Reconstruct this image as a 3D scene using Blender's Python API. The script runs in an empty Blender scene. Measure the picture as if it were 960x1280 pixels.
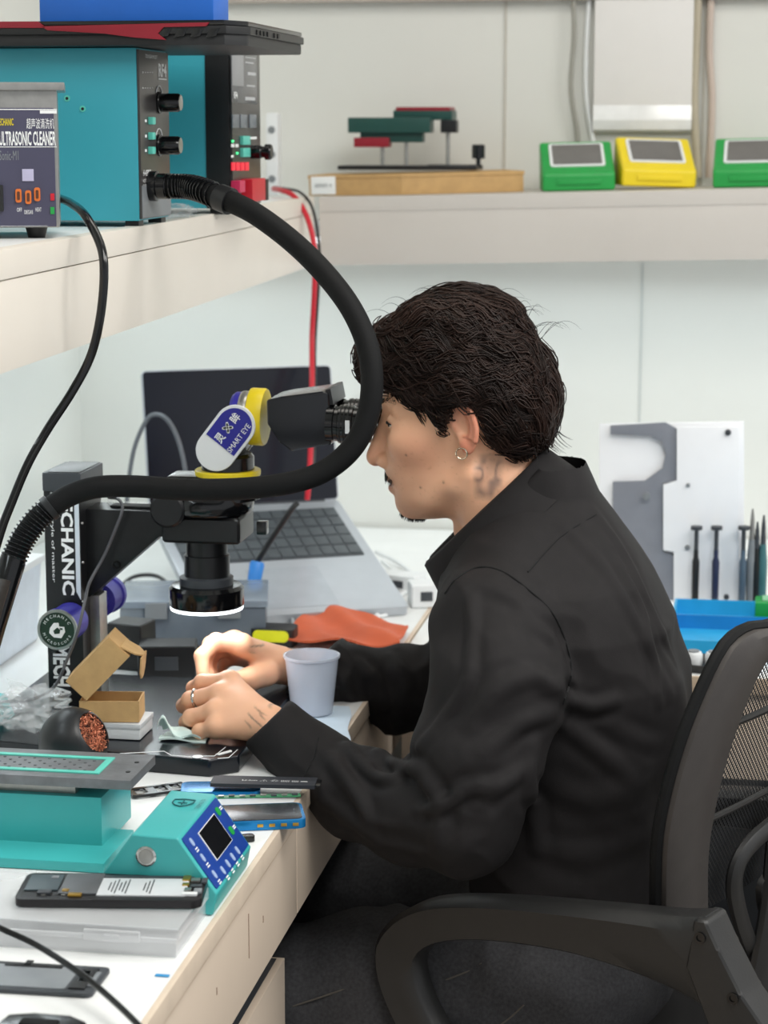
import bpy, bmesh, math, random
import numpy as np
from mathutils import Vector, Matrix, Euler, noise as mnoise
S = bpy.context.scene
COL = S.collection
random.seed(7); rng = np.random.default_rng(7)

# ---------------------------------------------------------------- camera
FPX = 2738.0
PITCH = math.atan(478/FPX); YAW = math.atan(470/FPX*math.cos(PITCH))
CAM = Vector((0, 0, 1.48))
cd = bpy.data.cameras.new('camera'); cam = bpy.data.objects.new('camera', cd); COL.objects.link(cam)
cam.location = CAM; cam.rotation_euler = (math.pi/2-PITCH, 0, YAW)
cd.sensor_fit = 'VERTICAL'; cd.sensor_height = 36.0; cd.lens = FPX/1280*36.0
cd.clip_start = 0.05; cd.clip_end = 50
cd.dof.use_dof = True; cd.dof.focus_distance = 2.28; cd.dof.aperture_fstop = 8.0
S.camera = cam

# ---------------------------------------------------------------- world, lights, exposure
W = bpy.data.worlds.new('world'); S.world = W; W.use_nodes = True
W.node_tree.nodes['Background'].inputs[0].default_value = (0.93, 0.96, 1.0, 1)
W.node_tree.nodes['Background'].inputs[1].default_value = 0.55
S.view_settings.view_transform = 'Standard'; S.view_settings.look = 'None'
S.view_settings.exposure = 0.28; S.view_settings.gamma = 1.0; S.view_settings.use_curve_mapping = False

def area(name, loc, rot, sx, sy, power, color=(1, 1, 1)):
    l = bpy.data.lights.new(name, 'AREA'); l.shape = 'RECTANGLE'; l.size = sx; l.size_y = sy
    l.energy = power; l.color = color
    o = bpy.data.objects.new(name, l); COL.objects.link(o); o.location = loc; o.rotation_euler = rot
    return o
area('ceiling_panel_light', (0.5, 1.2, 2.66), (0, 0, 0), 1.2, 1.2, 32, (1.0, 0.975, 0.94))
area('added_fill_light_right', (1.55, 2.3, 2.66), (0, math.radians(18), 0), 1.2, 1.2, 44, (1.0, 0.975, 0.94))  # added fill from the right for shelf front, apron and face; no known fitting
area('ceiling_panel_light_rear', (-0.35, 2.6, 2.66), (0, 0, 0), 1.0, 0.6, 6, (1.0, 0.94, 0.86))
area('shelf_tube_light_back', (0.0, 3.66, 1.25), (math.radians(-8), 0, 0), 2.6, 0.03, 2.1, (0.86, 0.96, 1.0))
area('shelf_tube_light_left', (-0.95, 2.6, 1.235), (0, math.radians(8), 0), 0.03, 1.7, 2.1, (0.86, 0.96, 1.0))

# ---------------------------------------------------------------- helpers
_F = Vector((-math.sin(YAW)*math.cos(PITCH), math.cos(YAW)*math.cos(PITCH), -math.sin(PITCH)))
_R = Vector((math.cos(YAW), math.sin(YAW), 0)); _U = _R.cross(_F)
def ray(u, v): return _F + _R*((u-480)/FPX) + _U*((640-v)/FPX)
def PX(u, v, x): d = ray(u, v); return CAM + d*((x-CAM.x)/d.x)
def PY(u, v, y): d = ray(u, v); return CAM + d*((y-CAM.y)/d.y)
def PZ(u, v, z): d = ray(u, v); return CAM + d*((z-CAM.z)/d.z)
def PP(u, v, o, n): d = ray(u, v); return CAM + d*((Vector(o)-CAM).dot(n)/d.dot(n))
def lin(c):
    c = c.lstrip('#'); out = []
    for i in (0, 2, 4):
        s = int(c[i:i+2], 16)/255; out.append(s/12.92 if s <= .04045 else ((s+.055)/1.055)**2.4)
    return tuple(out)+(1.0,)

def mat(name, col, rough=.5, metal=0., var=.06, scale=30., bump=0., bscale=200., spec=.5, alpha=1., trans=0., emit=0., coat=0., sss=0., ior=None):
    m = bpy.data.materials.new(name); m.use_nodes = True; nt = m.node_tree; b = nt.nodes['Principled BSDF']
    c = lin(col) if isinstance(col, str) else tuple(col)
    tc = nt.nodes.new('ShaderNodeTexCoord'); nz = nt.nodes.new('ShaderNodeTexNoise')
    nz.inputs['Scale'].default_value = scale; nz.inputs['Detail'].default_value = 4
    nt.links.new(tc.outputs['Object'], nz.inputs['Vector'])
    rp = nt.nodes.new('ShaderNodeValToRGB')
    rp.color_ramp.elements[0].position = .3; rp.color_ramp.elements[1].position = .7
    rp.color_ramp.elements[0].color = tuple(max(0, x*(1-var)) for x in c[:3])+(1,)
    rp.color_ramp.elements[1].color = tuple(min(1, x*(1+var)) for x in c[:3])+(1,)
    nt.links.new(nz.outputs['Fac'], rp.inputs['Fac']); nt.links.new(rp.outputs['Color'], b.inputs['Base Color'])
    b.inputs['Roughness'].default_value = rough; b.inputs['Metallic'].default_value = metal
    b.inputs['Specular IOR Level'].default_value = spec; b.inputs['Alpha'].default_value = alpha
    b.inputs['Transmission Weight'].default_value = trans; b.inputs['Coat Weight'].default_value = coat
    if ior: b.inputs['IOR'].default_value = ior
    if sss:
        b.inputs['Subsurface Weight'].default_value = sss; b.inputs['Subsurface Radius'].default_value = (.01, .004, .002)
        b.inputs['Subsurface Scale'].default_value = 1.0
    if emit:
        b.inputs['Emission Strength'].default_value = emit; b.inputs['Emission Color'].default_value = c
    if bump:
        n2 = nt.nodes.new('ShaderNodeTexNoise'); n2.inputs['Scale'].default_value = bscale; n2.inputs['Detail'].default_value = 3
        nt.links.new(tc.outputs['Object'], n2.inputs['Vector'])
        bp = nt.nodes.new('ShaderNodeBump'); bp.inputs['Strength'].default_value = bump; bp.inputs['Distance'].default_value = .002
        nt.links.new(n2.outputs['Fac'], bp.inputs['Height']); nt.links.new(bp.outputs['Normal'], b.inputs['Normal'])
    return m

def cr(pts, n=8, closed=False):
    P = [np.array(tuple(p), float) for p in pts]; out = []
    L = len(P); rngi = range(L if closed else L-1)
    for i in rngi:
        p1 = P[i]; p2 = P[(i+1) % L]
        p0 = P[i-1] if (closed or i > 0) else 2*p1-p2
        p3 = P[(i+2) % L] if (closed or i+2 < L) else 2*p2-p1
        for k in range(n):
            t = k/n
            out.append(.5*((2*p1)+(-p0+p2)*t+(2*p0-5*p1+4*p2-p3)*t*t+(-p0+3*p1-3*p2+p3)*t**3))
    if not closed: out.append(P[-1])
    return out

class MB:
    def __init__(s): s.v = []; s.f = []
    def add(s, v, f, M=None):
        o = len(s.v)
        for p in v:
            p = Vector(tuple(p)); s.v.append(M @ p if M is not None else p)
        s.f += [tuple(i+o for i in q) for q in f]; return s
    def addbm(s, bm, M=None):
        bm.verts.index_update()
        s.add([v.co.copy() for v in bm.verts], [[v.index for v in f.verts] for f in bm.faces], M); bm.free(); return s
    def box(s, c, d, bev=0, M=None, seg=2):
        bm = bmesh.new(); bmesh.ops.create_cube(bm, size=1)
        for v in bm.verts: v.co = Vector((v.co.x*d[0]+c[0], v.co.y*d[1]+c[1], v.co.z*d[2]+c[2]))
        if bev: bmesh.ops.bevel(bm, geom=bm.edges[:], offset=bev, segments=seg, profile=.7, affect='EDGES')
        return s.addbm(bm, M)
    def prism(s, poly, h0, h1, M=None, bev=0, seg=2):
        """poly in local xy, extruded along local z"""
        bm = bmesh.new()
        a = [bm.verts.new((p[0], p[1], h0)) for p in poly]; b = [bm.verts.new((p[0], p[1], h1)) for p in poly]
        n = len(poly)
        bm.faces.new(a[::-1]); bm.faces.new(b)
        for i in range(n): bm.faces.new((a[i], a[(i+1) % n], b[(i+1) % n], b[i]))
        bmesh.ops.recalc_face_normals(bm, faces=bm.faces[:])
        if bev: bmesh.ops.bevel(bm, geom=bm.edges[:], offset=bev, segments=seg, profile=.7, affect='EDGES', clamp_overlap=True)
        return s.addbm(bm, M)
    def cyl(s, a, b, r0, r1=None, n=24, bev=0):
        return s.lathe([(r0, 0), (r0 if r1 is None else r1, (Vector(tuple(b))-Vector(tuple(a))).length)], a, Vector(tuple(b))-Vector(tuple(a)), n, bev)
    def lathe(s, prof, o, ax, n=24, bev=0):
        z = Vector(tuple(ax)).normalized(); q = Vector((0, 0, 1)).rotation_difference(z).to_matrix().to_4x4()
        M = Matrix.Translation(Vector(tuple(o))) @ q
        if bev and len(prof) == 2:
            (r0, h0), (r1, h1) = prof
            prof = [(r0-bev, h0), (r0-.3*bev, h0+.3*bev), (r0, h0+bev), (r1, h1-bev), (r1-.3*bev, h1-.3*bev), (r1-bev, h1)]
        v = []; f = []
        for r, h in prof:
            for i in range(n):
                t = 2*math.pi*i/n; v.append((r*math.cos(t), r*math.sin(t), h))
        for j in range(len(prof)-1):
            for i in range(n):
                k = (i+1) % n; f.append((j*n+i, j*n+k, (j+1)*n+k, (j+1)*n+i))
        if prof[0][0] > 1e-6: f.append(tuple(range(n))[::-1])
        if prof[-1][0] > 1e-6: f.append(tuple((len(prof)-1)*n+i for i in range(n)))
        return s.add(v, f, M)
    def tube(s, pts, r, n=10, closed=False, flat=1.0):
        P = [Vector(tuple(p)) for p in pts]; L = len(P)
        R = list(r) if hasattr(r, '__len__') else [r]*L
        T = []
        for i in range(L):
            a = P[i-1] if (i > 0 or closed) else P[i]; b = P[(i+1) % L] if (i < L-1 or closed) else P[i]
            T.append((b-a).normalized() if (b-a).length > 0 else Vector((0, 0, 1)))
        u = T[0].orthogonal().normalized(); v = []; f = []
        for i in range(L):
            if i: u = (u-T[i]*u.dot(T[i]));  u = u.normalized() if u.length > 1e-9 else T[i].orthogonal().normalized()
            w = T[i].cross(u)
            for k in range(n):
                t = 2*math.pi*k/n; v.append(P[i]+u*(R[i]*math.cos(t))+w*(R[i]*flat*math.sin(t)))
        for i in range(L if closed else L-1):
            j = (i+1) % L
            for k in range(n):
                m = (k+1) % n; f.append((i*n+k, i*n+m, j*n+m, j*n+k))
        if not closed: f.append(tuple(range(n))[::-1]); f.append(tuple((L-1)*n+k for k in range(n)))
        return s.add(v, f)
    def sphere(s, c, r, nu=24, nv=14, M=None):
        r = r if hasattr(r, '__len__') else (r, r, r); v = [(c[0], c[1], c[2]-r[2])]; f = []
        for j in range(1, nv):
            a = math.pi*j/nv
            for i in range(nu):
                t = 2*math.pi*i/nu
                v.append((c[0]+r[0]*math.sin(a)*math.cos(t), c[1]+r[1]*math.sin(a)*math.sin(t), c[2]-r[2]*math.cos(a)))
        v.append((c[0], c[1], c[2]+r[2]))
        for i in range(nu):
            k = (i+1) % nu; f.append((0, 1+k, 1+i)); f.append((len(v)-1, 1+(nv-2)*nu+i, 1+(nv-2)*nu+k))
            for j in range(nv-2): f.append((1+j*nu+i, 1+j*nu+k, 1+(j+1)*nu+k, 1+(j+1)*nu+i))
        return s.add(v, f, M)
    def grid(s, fn, nu, nv, M=None):
        v = [fn(i/(nu-1), j/(nv-1)) for j in range(nv) for i in range(nu)]
        f = [(j*nu+i, j*nu+i+1, (j+1)*nu+i+1, (j+1)*nu+i) for j in range(nv-1) for i in range(nu-1)]
        return s.add(v, f, M)
    def sheet(s, fn, nu, nv, th):
        """closed thin slab: top fn, bottom shifted along -z by th"""
        o = len(s.v); s.grid(fn, nu, nv); s.grid(lambda a, b: Vector(tuple(fn(a, b)))-Vector((0, 0, th)), nu, nv)
        N = nu*nv
        e = [i for i in range(nu)]+[j*nu+nu-1 for j in range(1, nv)]+[(nv-1)*nu+i for i in range(nu-2, -1, -1)]+[j*nu for j in range(nv-2, 0, -1)]
        s.f += [(o+e[i], o+e[(i+1) % len(e)], o+N+e[(i+1) % len(e)], o+N+e[i]) for i in range(len(e))]
        return s

def thing(name, label, cat, loc=(0, 0, 0), rz=0, group=None, rot=None):
    o = bpy.data.objects.new(name, None); COL.objects.link(o); o.empty_display_size = .02
    o.location = loc; o.rotation_euler = rot if rot else (0, 0, rz)
    o['label'] = label; o['category'] = cat
    if group: o['group'] = group
    return o
def tm(o): return Matrix.Translation(o.location) @ o.rotation_euler.to_matrix().to_4x4()
def build(mb, name, m, parent=None, w=False, smooth=35, label=None, kind=None):
    me = bpy.data.meshes.new(name); me.from_pydata([tuple(p) for p in mb.v], [], mb.f)
    if w and parent is not None:
        root = parent
        while root.parent is not None: root = root.parent
        me.transform(tm(root).inverted())
    bm = bmesh.new(); bm.from_mesh(me); bmesh.ops.recalc_face_normals(bm, faces=bm.faces[:]); bm.to_mesh(me); bm.free()
    if smooth:
        me.shade_smooth(); me.set_sharp_from_angle(angle=math.radians(smooth))
    o = bpy.data.objects.new(name, me); COL.objects.link(o)
    if m: me.materials.append(m)
    if parent is not None: o.parent = parent
    if label: o['label'] = label
    if kind: o['kind'] = kind
    return o
def solo(o, label, cat, group=None):
    o['label'] = label; o['category'] = cat
    if group: o['group'] = group
    return o
def recenter(o):
    """put a single-mesh thing's origin at its base"""
    me = o.data; c = [v.co for v in me.vertices]
    b = Vector((sum(p.x for p in c)/len(c), sum(p.y for p in c)/len(c), min(p.z for p in c)))
    me.transform(Matrix.Translation(-b)); o.location = b; return o
def struct(mb, name, m, parent=None, **k):
    o = build(mb, name, m, parent, **k)
    if parent is None: o['kind'] = 'structure'
    return o
def frame(o, x, n):
    """matrix with local x along x, local z along n (outward), origin o: for lettering on a face"""
    x = Vector(tuple(x)).normalized(); n = Vector(tuple(n)).normalized(); n = (n-x*n.dot(x)).normalized(); y = n.cross(x)
    M = Matrix.Identity(4)
    for i in range(3): M[i][0] = x[i]; M[i][1] = y[i]; M[i][2] = n[i]; M[i][3] = o[i]
    return M
def textmb(body, M, width=None, height=None, depth=.0004, shear=0, bold=0.0):
    """flat lettering centred on M's origin, fitted to width x height"""
    c = bpy.data.curves.new('t', 'FONT'); c.body = body; c.align_x = 'CENTER'; c.align_y = 'CENTER'; c.size = 1; c.shear = shear
    c.resolution_u = 2; c.offset = bold
    o = bpy.data.objects.new('t', c); COL.objects.link(o)
    me = bpy.data.meshes.new_from_object(o); bpy.data.objects.remove(o); bpy.data.curves.remove(c)
    mb = MB(); n = len(me.vertices)
    if n == 0: return mb
    co = np.array([v.co[:] for v in me.vertices]); lo = co.min(0); hi = co.max(0); ce = (lo+hi)/2; sz = np.maximum(hi-lo, 1e-6)
    sx = width/sz[0] if width else None; sy = height/sz[1] if height else None
    sx = sx or sy; sy = sy or sx
    f = [tuple(p.vertices) for p in me.polygons]
    mb.add([((p[0]-ce[0])*sx, (p[1]-ce[1])*sy, depth) for p in co], f, M)
    bpy.data.meshes.remove(me); return mb
def text(body, M, parent, m, width=None, height=None, name='lettering', w=False, label=None, depth=.0004, shear=0, bold=0.):
    mb = textmb(body, M, width, height, depth, shear, bold)
    return build(mb, name, m, parent, w=w, smooth=0, label=label) if mb.v else None
def copy_tree(o, parent=None):
    c = o.copy(); COL.objects.link(c); c.parent = parent
    for ch in list(o.children): copy_tree(ch, c)
    return c
def bez(p0, p1, sag, n=16):
    return [Vector(tuple(p0)).lerp(Vector(tuple(p1)), i/n)-Vector((0, 0, sag*4*(i/n)*(1-i/n))) for i in range(n+1)]
def rrect(w, h, r, n=5):
    out = []
    for cx, cy, a in ((w/2-r, h/2-r, 0), (-w/2+r, h/2-r, 90), (-w/2+r, -h/2+r, 180), (w/2-r, -h/2+r, 270)):
        for i in range(n+1):
            t = math.radians(a+90*i/n); out.append((cx+r*math.cos(t), cy+r*math.sin(t)))
    return out

# ---------------------------------------------------------------- shared materials
M = dict(
 wall=mat('wall_paint', '#dedfda', .75, var=.02, scale=3, bump=.05, bscale=60),
 shelfc=mat('pale_cream_laminate', '#e2dbd0', .45, var=.03, scale=5, bump=.03, bscale=40),
 backc=mat('greyed_cream_laminate', '#c9c4be', .5, var=.03, scale=5, bump=.03, bscale=40),
 cream=mat('cream_laminate', '#dac9b6', .45, var=.035, scale=5, bump=.03, bscale=40),
 creamdark=mat('cream_edge_band', '#c9b49c', .5, var=.10, scale=25),
 desk=mat('white_laminate', '#e9ebea', .35, var=.03, scale=14),
 floor=mat('floor_tile', '#8d8a86', .4, var=.06, scale=4),
 black=mat('black_plastic', '#17181a', .42, var=.1, scale=60),
 gblack=mat('gloss_black', '#0d0e10', .15, var=.05),
 mblack=mat('black_anodised', '#1a1b1d', .36, metal=.2, var=.08, scale=80),
 rubber=mat('black_rubber', '#0d0e0f', .7, spec=.25, var=.12, scale=90, bump=.12, bscale=500),
 white=mat('white_print', '#eef0f0', .5, var=.01),
 wplast=mat('white_plastic', '#e4e7e8', .35, var=.02),
 grey=mat('grey_plastic', '#7f8488', .45, var=.05),
 dgrey=mat('dark_grey_plastic', '#3b3f44', .45, var=.06),
 steel=mat('brushed_steel', '#a9a8a4', .32, metal=.85, var=.08, scale=120),
 chrome=mat('chrome', '#d5d5d2', .12, metal=1, var=.02),
 teal=mat('teal_paint', '#39a2b3', .42, var=.04, scale=6, bump=.02, bscale=150),
 teal2=mat('teal_green_enamel', '#3fadad', .38, var=.05, scale=9, bump=.03, bscale=160),
 tealb=mat('aqua_plastic', '#5fc9b8', .4, var=.03),
 red=mat('red_plastic', '#c4182c', .4, var=.05),
 dred=mat('deep_red_plastic', '#8d1226', .4, var=.08),
 blue=mat('blue_plastic', '#1867c9', .45, var=.04),
 purple=mat('blue_violet_anodised', '#3b37a6', .35, metal=.25, var=.06),
 yellow=mat('yellow_plastic', '#e8cf1a', .38, var=.04),
 card=mat('kraft_cardboard', '#c09c69', .8, var=.08, scale=60, bump=.08, bscale=300),
 green=mat('green_plastic', '#1c9a45', .4, var=.05),
 clear=mat('clear_plastic', '#eef3f6', .25, var=.02, alpha=.35),
 pcb=mat('green_circuit_board', '#2c7a50', .4, var=.3, scale=150),
 gold=mat('gold_contact', '#c9a04a', .3, metal=.9, var=.1),
 orange=mat('orange_silicone', '#c85a32', .6, var=.05),
)
# ================================================================ the setting
DZ = .78; DX = -.46; WX = -1.2; WY = 3.8; SX = -.69; ST = 1.372; SB = 1.262
struct(MB().box((.3, 1.5, -.02), (4.6, 6.6, .04)), 'floor', M['floor'])
struct(MB().box((.3, WY+.05, 1.35), (3.2, .1, 2.7)), 'wall_back', M['wall'])
struct(MB().box((WX-.05, 1.4, 1.35), (.1, 4.9, 2.7)), 'wall_left', M['wall'])
struct(MB().box((.3, 1.5, 2.72), (4.6, 6.6, .04)), 'ceiling', M['wall'])
# wall seams, upper trim
struct(MB().box((-.192, WY-.001, 1.02), (.0025, .003, .47)), 'trim_1', mat('seam_filler', '#c3c8c6', .8))
struct(MB().box((.28, WY-.012, 1.74), (3.0, .024, .09), .004), 'trim_2', mat('beige_trim', '#b9b0a8', .6))
for i, u in enumerate((632, 880)):
    p = PY(u, 80, WY); struct(MB().box((p.x, WY-.0012, 1.55), (.003, .003, .34)), 'trim_%d' % (3+i), mat('seam_filler_%d' % i, '#c2beb4', .8))

# ---- shelf along the left wall
sh = thing('wall_shelf', 'long cream laminate shelf on the left wall carrying the teal stations', 'shelf', (SX, 2.3, SB))
build(MB().box(((WX+SX)/2-.004, 1.95, ST-.011), (SX-WX-.008, 3.1, .022), .001), 'top_board', M['desk'], sh, w=True)
ys = PX(114, 370, SX).y
for y0, y1 in ((.4, ys-.0012), (ys+.0012, 3.52)):
    build(MB().box((SX+.0, (y0+y1)/2, (ST-.027+SB)/2), (.018, y1-y0, ST-.027-SB), .0012), 'front_panel', M['shelfc'], sh, w=True)
    build(MB().box((SX+.0005, (y0+y1)/2, ST-.0125), (.019, y1-y0, .027), .0012), 'front_edge', M['shelfc'], sh, w=True)
build(MB().box((WX+.01, 1.95, (ST+SB)/2-.012), (.018, 3.1, ST-SB-.03)), 'wall_batten', M['shelfc'], sh, w=True)
for y in (.9, 2.0, 3.1):
    build(MB().box(((WX+SX)/2, y, (ST+SB)/2-.02), (SX-WX-.04, .018, ST-SB-.03)), 'rib', M['shelfc'], sh, w=True)
sh.rotation_euler.z = math.radians(1.4)
# ---- shelf along the back wall, sagging slightly toward the corner
TILT = math.radians(1.35)
sb = thing('wall_shelf', 'cream laminate shelf on the back wall holding the green and yellow testers', 'shelf', (-.69, 3.53, SB), rot=(0, -TILT, 0))
build(MB().box((.86, .132, ST-SB-.011), (1.74, .27, .022), .001), 'top_board', M['backc'], sb)
build(MB().box((.86, 0, (ST-SB)/2-.012), (1.74, .018, ST-SB-.024), .0012), 'front_panel', M['backc'], sb)
build(MB().box((.86, -.0005, ST-SB-.012), (1.74, .019, .024), .0012), 'front_edge', M['backc'], sb)
def SBZ(x): return ST+(x+.69)*math.sin(TILT)          # top of the back shelf at world x
# under-shelf tubes
for nm, c, d in (('back wall', (.0, 3.66, SB+.034), (2.5, .03, .02)), ('left wall', (-.95, 2.5, SB+.03), (.03, 1.6, .02))):
    t = thing('shelf_lamp', 'slim white tube lamp under the %s shelf' % nm, 'lamp', (c[0], c[1], c[2]))
    build(MB().box((0, 0, .02), (d[0], d[1], .03), .003), 'housing', M['wplast'], t)
    build(MB().box((0, 0, .0), (d[0]*.97, d[1]*.7, .012), .003), 'diffuser', mat('tube_glow', '#f4faff', .5, emit=1.2), t)
# ---- desk along the left wall
dk = thing('work_desk', 'white topped cream drawer desk in front of the seated man', 'desk', (-.8, 2.0, 0))
build(MB().box(((WX+DX)/2-.002, 2.275, DZ-.009), (DX-WX-.008, 3.03, .018), .001), 'worktop', M['desk'], dk, w=True)
build(MB().box((DX-.003, 2.275, DZ-.0105), (.006, 3.03, .021), .001), 'edge_band', mat('cream_edge', '#d8c7b3', .5, var=.06), dk, w=True)
y205 = PX(207, 1262, DX).y; yb = 2.183
for y0, y1 in ((.76, y205-.003), (y205+.003, yb-.0015), (yb+.0015, 3.05)):
    build(MB().box((DX-.012, (y0+y1)/2, (DZ-.022+.655)/2), (.018, y1-y0, DZ-.022-.655), .0012), 'apron_panel', M['cream'], dk, w=True)
for y in (y205, yb):
    build(MB().box((DX-.013, y, (DZ-.022+.655)/2), (.017, .0035, DZ-.022-.655)), 'joint_strip', M['creamdark'], dk, w=True)
ye = PX(357, 1185, DX-.02).y
for k, (z0, z1) in enumerate(((.40, .598), (.21, .385), (.05, .195))):
    d = build(MB().box((DX-.03, (ye+1.35)/2, (z0+z1)/2), (.018, ye-1.35, z1-z0), .0015), 'drawer', M['cream'], dk, w=True)
build(MB().box((DX-.026, (ye+1.35)/2, .6425), (.018, ye-1.35, .023), .001), 'rail_panel', M['cream'], dk, w=True)
build(MB().box((DX-.052, (ye+1.35)/2, .613), (.004, ye-1.36, .045)), 'finger_rail', M['steel'], dk, w=True)
build(MB().box((DX-.040, (ye+1.35)/2, .597), (.022, ye-1.36, .003)), 'finger_rail', M['dgrey'], dk, w=True)
build(MB().box((DX-.30, ye-.009, .35), (.53, .018, .64), .001), 'side_panel', M['cream'], dk, w=True)
build(MB().box((DX-.30, 1.36, .35), (.53, .018, .64), .001), 'side_panel', M['cream'], dk, w=True)
build(MB().box((WX+.12, 2.275, .4), (.018, 3.0, .7)), 'back_panel', M['cream'], dk, w=True)
build(MB().box((DX-.0075, 2.275, DZ-.0225), (.012, 3.03, .003)), 'joint_line', M['creamdark'], dk, w=True)
# scuffs on the drawer panel
for (u, v, h) in ((311, 1170, .045), (329, 1149, .007), (271, 1239, .007)):
    p = PX(u, v, DX-.0028); build(MB().box((p.x, p.y, p.z), (.0006, .0016, h)), 'scuff', mat('scuff', '#8a6f5e', .8), dk, w=True)
# ---- desk along the back wall
db = thing('back_desk', 'white topped desk along the back wall behind the man', 'desk', (.4, 3.3, 0))
build(MB().box(((DX+1.5)/2+.001, 3.295, DZ-.009), (1.5-DX-.004, .99, .018), .001), 'worktop', M['desk'], db, w=True)
build(MB().box((.52, 2.797, DZ-.0105), (1.94, .006, .021), .001), 'edge_band', M['creamdark'], db, w=True)
build(MB().box((.5, 2.812, .70), (1.9, .018, .115), .001), 'apron_panel', M['cream'], db, w=True)
build(MB().box((-.12, 3.2, .33), (.018, .7, .65), .001), 'side_panel', M['cream'], db, w=True)
build(MB().box((1.2, 3.2, .33), (.018, .7, .65), .001), 'side_panel', M['cream'], db, w=True)
build(MB().box((.58, 3.72, .4), (1.84, .018, .7)), 'back_panel', M['dgrey'], db, w=True)
# ================================================================ things on the left shelf
XA, YA, ZA = (1, 0, 0), (0, 1, 0), (0, 0, 1); NY = (0, -1, 0)
# ---- ultrasonic cleaner, front toward the camera
uy = PZ(48, 298, ST).y
xr = PY(73, 200, uy).x; zt = PY(40, 112, uy).z; zb = PY(40, 284, uy).z
uc = thing('ultrasonic_cleaner', 'steel ultrasonic cleaner with dark front panel at the near end of the shelf', 'cleaner', (xr-.1, uy+.07, ST))
Wd = .20; D = .15
panelm = mat('slate_violet_panel', '#45445a', .4, var=.05)
def FU(u, v, d=0): return PY(u, v, uy-d)
build(MB().box((xr-Wd/2, uy+D/2, (zb+zt)/2), (Wd, D, zt-zb), .002), 'body', M['steel'], uc, w=True)
lm = MB().box((xr-Wd/2+.002, uy+D/2, zt+.003), (Wd+.012, D+.014, .008), .002)
build(lm, 'lid', M['steel'], uc, w=True)
p0 = FU(-20, 135); p1 = FU(71, 283)
pn = build(MB().box(((xr-Wd+.008+p1.x)/2, uy-.0015, (p0.z+p1.z)/2), (p1.x-(xr-Wd+.008), .003, p0.z-p1.z), .001), 'front_panel', panelm, uc, w=True)
def ftxt(s, u0, v0, u1, v1, m, d=.0034, **k):
    a = FU(u0, v0); b = FU(u1, v1)
    text(s, frame(Vector(((a.x+b.x)/2, uy-.003, (a.z+b.z)/2)), XA, NY), pn, m, abs(b.x-a.x), abs(a.z-b.z), w=True, **k)
ylw = mat('yellow_print', '#d9c61a', .5)
ftxt('MECHANIC', 0, 148, 20, 157, ylw, bold=.02)
ftxt('超声波清洗机', 35, 148, 68, 161, M['white'])
ftxt('ULTRASONIC CLEANER', 3, 164, 70, 182, M['white'], bold=.02)
ftxt('iSonic-M1', 2, 188, 26, 200, M['grey'])
for (u0, v0, u1, v1) in ((-30, 136.5, 71, 137.5), (-30, 183, 71, 184), (51, 138, 71, 142), (-30, 281, 60, 282)):
    a = FU(u0, v0); b = FU(u1, v1)
    build(MB().box(((a.x+b.x)/2, uy-.0032, (a.z+b.z)/2), (b.x-a.x, .0006, a.z-b.z)), 'printed_line', M['white'], pn, w=True)
ds = mat('lcd_pale', '#b9b6d2', .3)
a = FU(30, 211); b = FU(44, 226); build(MB().box(((a.x+b.x)/2, uy-.0035, (a.z+b.z)/2), (b.x-a.x, .001, a.z-b.z), .0003), 'display', ds, pn, w=True)
orn = mat('orange_lit_button', '#d8702a', .4)
for (u, v) in ((26, 244), (37.5, 246), (48, 242.5)):
    a = FU(u, v); s_ = .0006
    bt = build(MB().prism(rrect(.006, .0135, .0022), 0, .0025, frame(Vector((a.x, uy-.003, a.z)), XA, NY), .0003), 'push_button', orn, pn, w=True)
    build(MB().prism(rrect(.0028, .0085, .001), 0, .003, frame(Vector((a.x, uy-.003, a.z)), XA, NY)), 'button_cap', mat('amber_dark', '#5b3016', .5), bt, w=True)
for (u, v, mm) in ((66, 246, 'red'), (66, 263, 'green')):
    a = FU(u, v); build(MB().box((a.x, uy-.0035, a.z), (.004, .001, .007), .0003), 'indicator', M[mm], pn, w=True)
a = FU(3, 247); build(MB().box((a.x, uy-.005, a.z), (.009, .007, .026), .001), 'rocker_switch', M['black'], pn, w=True)
for (s_, u0, v0, u1, v1) in (('OFF', 24, 259, 30, 264), ('DEGAS', 33, 262, 43, 267), ('HEAT', 46, 259, 53, 264)): ftxt(s_, u0, v0, u1, v1, M['white'])
for dx in (.024, .17):
    for dy in (.03, D-.02):
        build(MB().lathe([(.0085, 0), (.0115, zb-ST+.001)], (xr-dx+(.0 if dx < .1 else 0), uy+dy-.005, ST), ZA, 18), 'foot', M['black'], uc, w=True)

_piv = Vector((xr, uy, 0)); _rot = Matrix.Rotation(math.radians(17.5), 3, 'Z')
_l = uc.location - _piv; uc.location = _piv + _rot @ _l; uc.rotation_euler.z = math.radians(17.5)
# ---- teal hot air station in front
s1x = -.682; y1 = PX(176, 277, s1x).y; y2 = PX(213, 270, s1x).y
s1t = PX(176, 60, s1x).z; s1b = ST+.007
st1 = thing('rework_station', 'teal hot air station with two black knobs and three aqua buttons', 'station', (s1x-.16, (y1+y2)/2, ST))
build(MB().box((s1x-.161, (y1+y2)/2, (s1b+s1t)/2), (.318, y2-y1, s1t-s1b), .0012), 'body', M['teal'], st1, w=True)
fpm = mat('charcoal_panel', '#3c3a3a', .28, var=.1, scale=20)
fp = build(MB().box((s1x-.001, (y1+y2)/2, (s1b+s1t)/2), (.004, y2-y1-.004, s1t-s1b-.004), .0008), 'front_panel', fpm, st1, w=True)
build(MB().box((s1x+.0008, (y1+y2)/2, s1b+.021), (.002, y2-y1-.006, .036)), 'grey_plinth', M['grey'], fp, w=True)
def S1(u, v): return PX(u, v, s1x+.0012)
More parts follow.
